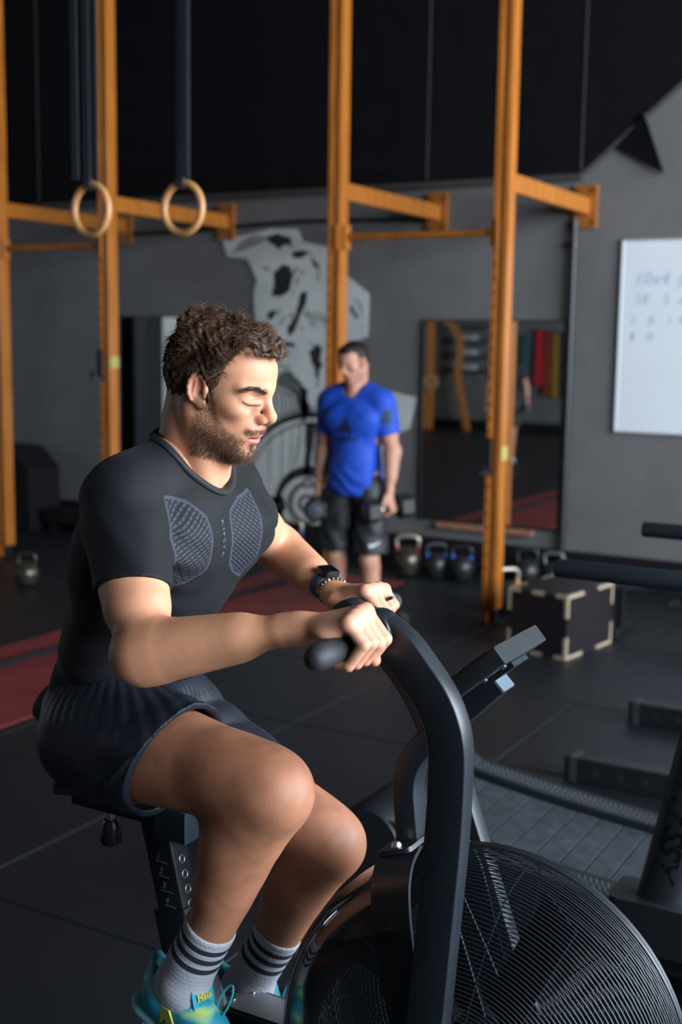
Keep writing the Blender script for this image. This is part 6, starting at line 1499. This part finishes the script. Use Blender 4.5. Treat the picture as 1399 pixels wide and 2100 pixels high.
    def sp2(P, d):
        d = d+0.004*np.sin(P[:, 1]*60+3*np.sin(P[:, 2]*20)+P[:, 0]*40)*smooth01(0.9-P[:, 2], 0, 0.2)
        hol = np.full(len(P), 9.0)
        for i in range(2): hol = np.minimum(hol, sdf([cone(Hh[i], K[i], 0.088, 0.094, 0.02)], P))
        d = np.maximum(d, -np.maximum(hol, P[:, 2]-(shorts_hem+0.10)))
        return np.maximum(d, shorts_hem-P[:, 2])
    v, q = mesh_sdf(st_, h, sp2); v, q = largest(v, q); v = relax(v, q, 2); bo = mesh_from('shorts', v@Rw.T+T0, q, shorts_m, root)
    for i in range(2):
        a = np.array(A[i]); fs_ = [ell(a+V3(-0.03, 0, -0.035), (0.045, 0.038, 0.045)), cone(a+V3(0, 0, -0.03), a+V3(0.10, 0, -0.05), 0.042, 0.036, 0.03), ell(a+V3(0.12, 0, -0.055), (0.07, 0.044, 0.026), k=0.03)]
        v, q = mesh_sdf(fs_, h, lambda P, d: np.maximum(d, 0.004-P[:, 2])); mesh_from('shoe', v@Rw.T+T0, q, shoe or M_blackmetal, root)
    return dict(shirt=sh_, sv=sv_, sq=sq_, shorts=bo, grips=grips, R=Rw, w3=w3)
def leg_prims2(Hh, K, A):
    P = []; d1, L1 = limb_frame(Hh, K); d2, L2 = limb_frame(K, A); f = V3(1, 0, 0)
    P += [cone(Hh, K, 0.088, 0.052, 0.03), cone(Hh+d1*L1*0.2+f*0.02, K-d1*0.08+f*0.008, 0.07, 0.048, 0.03), ell(K+f*0.012, (0.050, 0.048, 0.055), k=0.03), ell(K+f*0.038, (0.022, 0.028, 0.03), k=0.02)]
    P += [cone(K, A, 0.047, 0.034, 0.03), cone(K+d2*L2*0.14-f*0.022, K+d2*L2*0.5-f*0.014, 0.048, 0.036, 0.04), cone(A, A+V3(0.02, 0, -0.03), 0.034, 0.034, 0.02)]
    return P

# ---- man in the blue T-shirt holding two dumbbells
M_blue = mat('royal_blue_jersey', (0.003, 0.052, 0.40), 0.7, noise=0.06, nscale=30, bump=0.06, bscale=600)
M_bshort = mat('black_sport_shorts', (0.008, 0.009, 0.011), 0.6)
BT = V3(-3.434, 6.178, 0.0)
bman = thing('person', 'standing man in a royal blue T-shirt and black shorts holding a dumbbell in each hand', 'person', BT)
BJ = dict(S=[(0, 0.165, 1.40), (0, -0.165, 1.40)], E=[(-0.03, 0.222, 1.125), (-0.03, -0.215, 1.115)], W=[(0.025, 0.232, 0.885), (0.03, -0.222, 0.875)],
          H=[(0, 0.09, 0.90), (0, -0.09, 0.90)], K=[(0.03, 0.115, 0.49), (0.02, -0.105, 0.49)], A=[(-0.01, 0.125, 0.075), (-0.02, -0.115, 0.075)])
bb = standing_person(bman, BT, -86, BJ, -16, 22, (0.46, 0.225, 0.145), (0.012, 0.008, 0.006), M_blue, M_bshort, beard=0.45)
bbt = BVHTree.FromPolygons([tuple(v) for v in bb['sv']], [tuple(q) for q in bb['sq']])
M_logo = mat('navy_logo_print', (0.004, 0.008, 0.05), 0.7)
def project_poly(polys, O, U, Wd, tree, name, m, parent, off=0.0015):
    Nn = np.cross(U, Wd); mb = MB()
    for poly in polys:
        n = 10; pts = []
        a, b_, c, d_ = [np.array(p, float) for p in poly]        # quad patch, subdivided to follow the cloth
        for i in range(n+1):
            for j in range(n+1):
                s_, t_ = i/n, j/n; q = (a*(1-s_)+b_*s_)*(1-t_)+(d_*(1-s_)+c*s_)*t_
                p = O+U*q[0]+Wd*q[1]+Nn*0.4; hit = tree.ray_cast(Vector(p), Vector(-Nn)); pts.append(np.array(hit[0])+Nn*off if hit[0] is not None else p-Nn*0.4)
        mb.add(pts, [(i*(n+1)+j, (i+1)*(n+1)+j, (i+1)*(n+1)+j+1, i*(n+1)+j+1) for i in range(n) for j in range(n)])
    return mb.build(name, m, parent)
Rb = bb['R']; U_ = Rb@V3(0, 1, 0); W_ = V3(0, 0, 1.0); O_ = BT+V3(0, 0, 1.245)
for k, (x0, hgt) in enumerate(((-0.060, 0.030), (-0.028, 0.058), (0.006, 0.090))):
    project_poly([[(x0, -0.02), (x0+0.028, -0.02), (x0+0.028-0.034*hgt/0.09+0.012, -0.02+hgt*1.0), (x0-0.034*hgt/0.09+0.010, -0.02+hgt*1.0)]], O_, -U_*-1, W_, bbt, 'chest_logo', M_logo, bb['shirt'])
me = text_mesh('adidas', 0.05, 0.0, font_bold=True)
Nn = np.cross(U_, W_)
for v in me.vertices:
    p = O_+U_*v.co.x+W_*(v.co.y-0.05)+Nn*0.4; hit = bbt.ray_cast(Vector(p), Vector(-Nn)); q = np.array(hit[0])+Nn*0.0015 if hit[0] is not None else p-Nn*0.4
    v.co = tuple(q-np.array(bman.location))
link_mesh('chest_lettering', me, M_logo, bb['shirt'], smooth=False, recalc=False)
Os = BT+V3(0, 0, 1.29); sd_ = Rb@V3(0.25, 1, 0); sd_ /= np.linalg.norm(sd_); ux = np.cross((0, 0, 1), sd_); ux /= np.linalg.norm(ux)
project_poly([[(-0.025, -0.035), (0.025, -0.035), (0.03, 0.045), (-0.015, 0.04)]], BT+V3(0, 0, 1.32)+Rb@V3(0.0, 0.0, 0), ux, np.cross(sd_, ux), bbt, 'sleeve_patch', mat('dark_green_patch', (0.004, 0.03, 0.06), 0.7), bb['shirt'])
# white tick on the shorts
sv2 = bb['shorts'].data; bt2 = BVHTree.FromPolygons([tuple(np.array(v.co)+np.array(bman.location)) for v in sv2.vertices], [tuple(p.vertices) for p in sv2.polygons])
fn_ = Rb@V3(1, 0.35, 0); fn_ /= np.linalg.norm(fn_); uu = np.cross((0, 0, 1), fn_); uu /= np.linalg.norm(uu)
Oq = BT+uu*0.135+V3(0, 0, 0.585)
project_poly([[(-0.035, 0.0), (-0.020, -0.012), (0.035, 0.018), (0.034, 0.020)], [(-0.035, 0.0), (-0.030, 0.012), (-0.024, 0.006), (-0.020, -0.012)]], Oq, uu, np.cross(fn_, uu), bt2, 'tick_logo', mat('white_print', (0.6, 0.6, 0.62), 0.6), bb['shorts'])
fwd = Rb@V3(1, 0, 0); fwd2 = Rb@V3(0.86, -0.5, 0)
hex_dumbbell(bb['grips'][0], Rb@V3(0.80, -0.60, -0.1), (0, 0, 1), 'black hex dumbbell in the left hand of the man in blue', 0.31, 0.076)
hex_dumbbell(bb['grips'][1], Rb@V3(0.94, 0.25, -0.1), (0, 0, 1), 'black hex dumbbell in the right hand of the man in blue', 0.31, 0.076)
bw_ = bb['w3']((0.025, 0.232, 0.90)); bwt = thing('wrist_band', 'dark watch on the left wrist of the man in blue', 'watch', bw_-V3(0, 0, 0.02)); band('strap', bw_, V3(0, 0, 1), 0.029, 0.028, M_bike2, bwt, 1.0, 0.005)

# ---- man in black across the room, seen in the mirror
KT = V3(-6.74, 0.42, 0.0)
kman = thing('person', 'man in a black T-shirt carrying a dumbbell, reflected in the wall mirror', 'person', KT)
KJ = dict(S=[(0, 0.19, 1.42), (0, -0.19, 1.42)], E=[(0.0, 0.27, 1.13), (-0.02, -0.27, 1.13)], W=[(0.06, 0.29, 0.89), (0.04, -0.29, 0.89)], H=[(0, 0.09, 0.90), (0, -0.09, 0.90)], K=[(0.07, 0.10, 0.49), (-0.02, -0.10, 0.49)], A=[(0.05, 0.11, 0.075), (-0.14, -0.11, 0.09)])
kk = standing_person(kman, KT, 60, KJ, 0, 8, (0.46, 0.225, 0.145), (0.03, 0.018, 0.012), mat('black_cotton', (0.008, 0.008, 0.010), 0.8), M_bshort, h=0.010, h_head=0.006, shoe=mat('white_trainer', (0.55, 0.55, 0.55), 0.6))
hex_dumbbell(kk['grips'][1], kk['R']@V3(1, 0, -0.1), (0, 0, 1), 'dark dumbbell carried by the man in black', 0.28, 0.06)
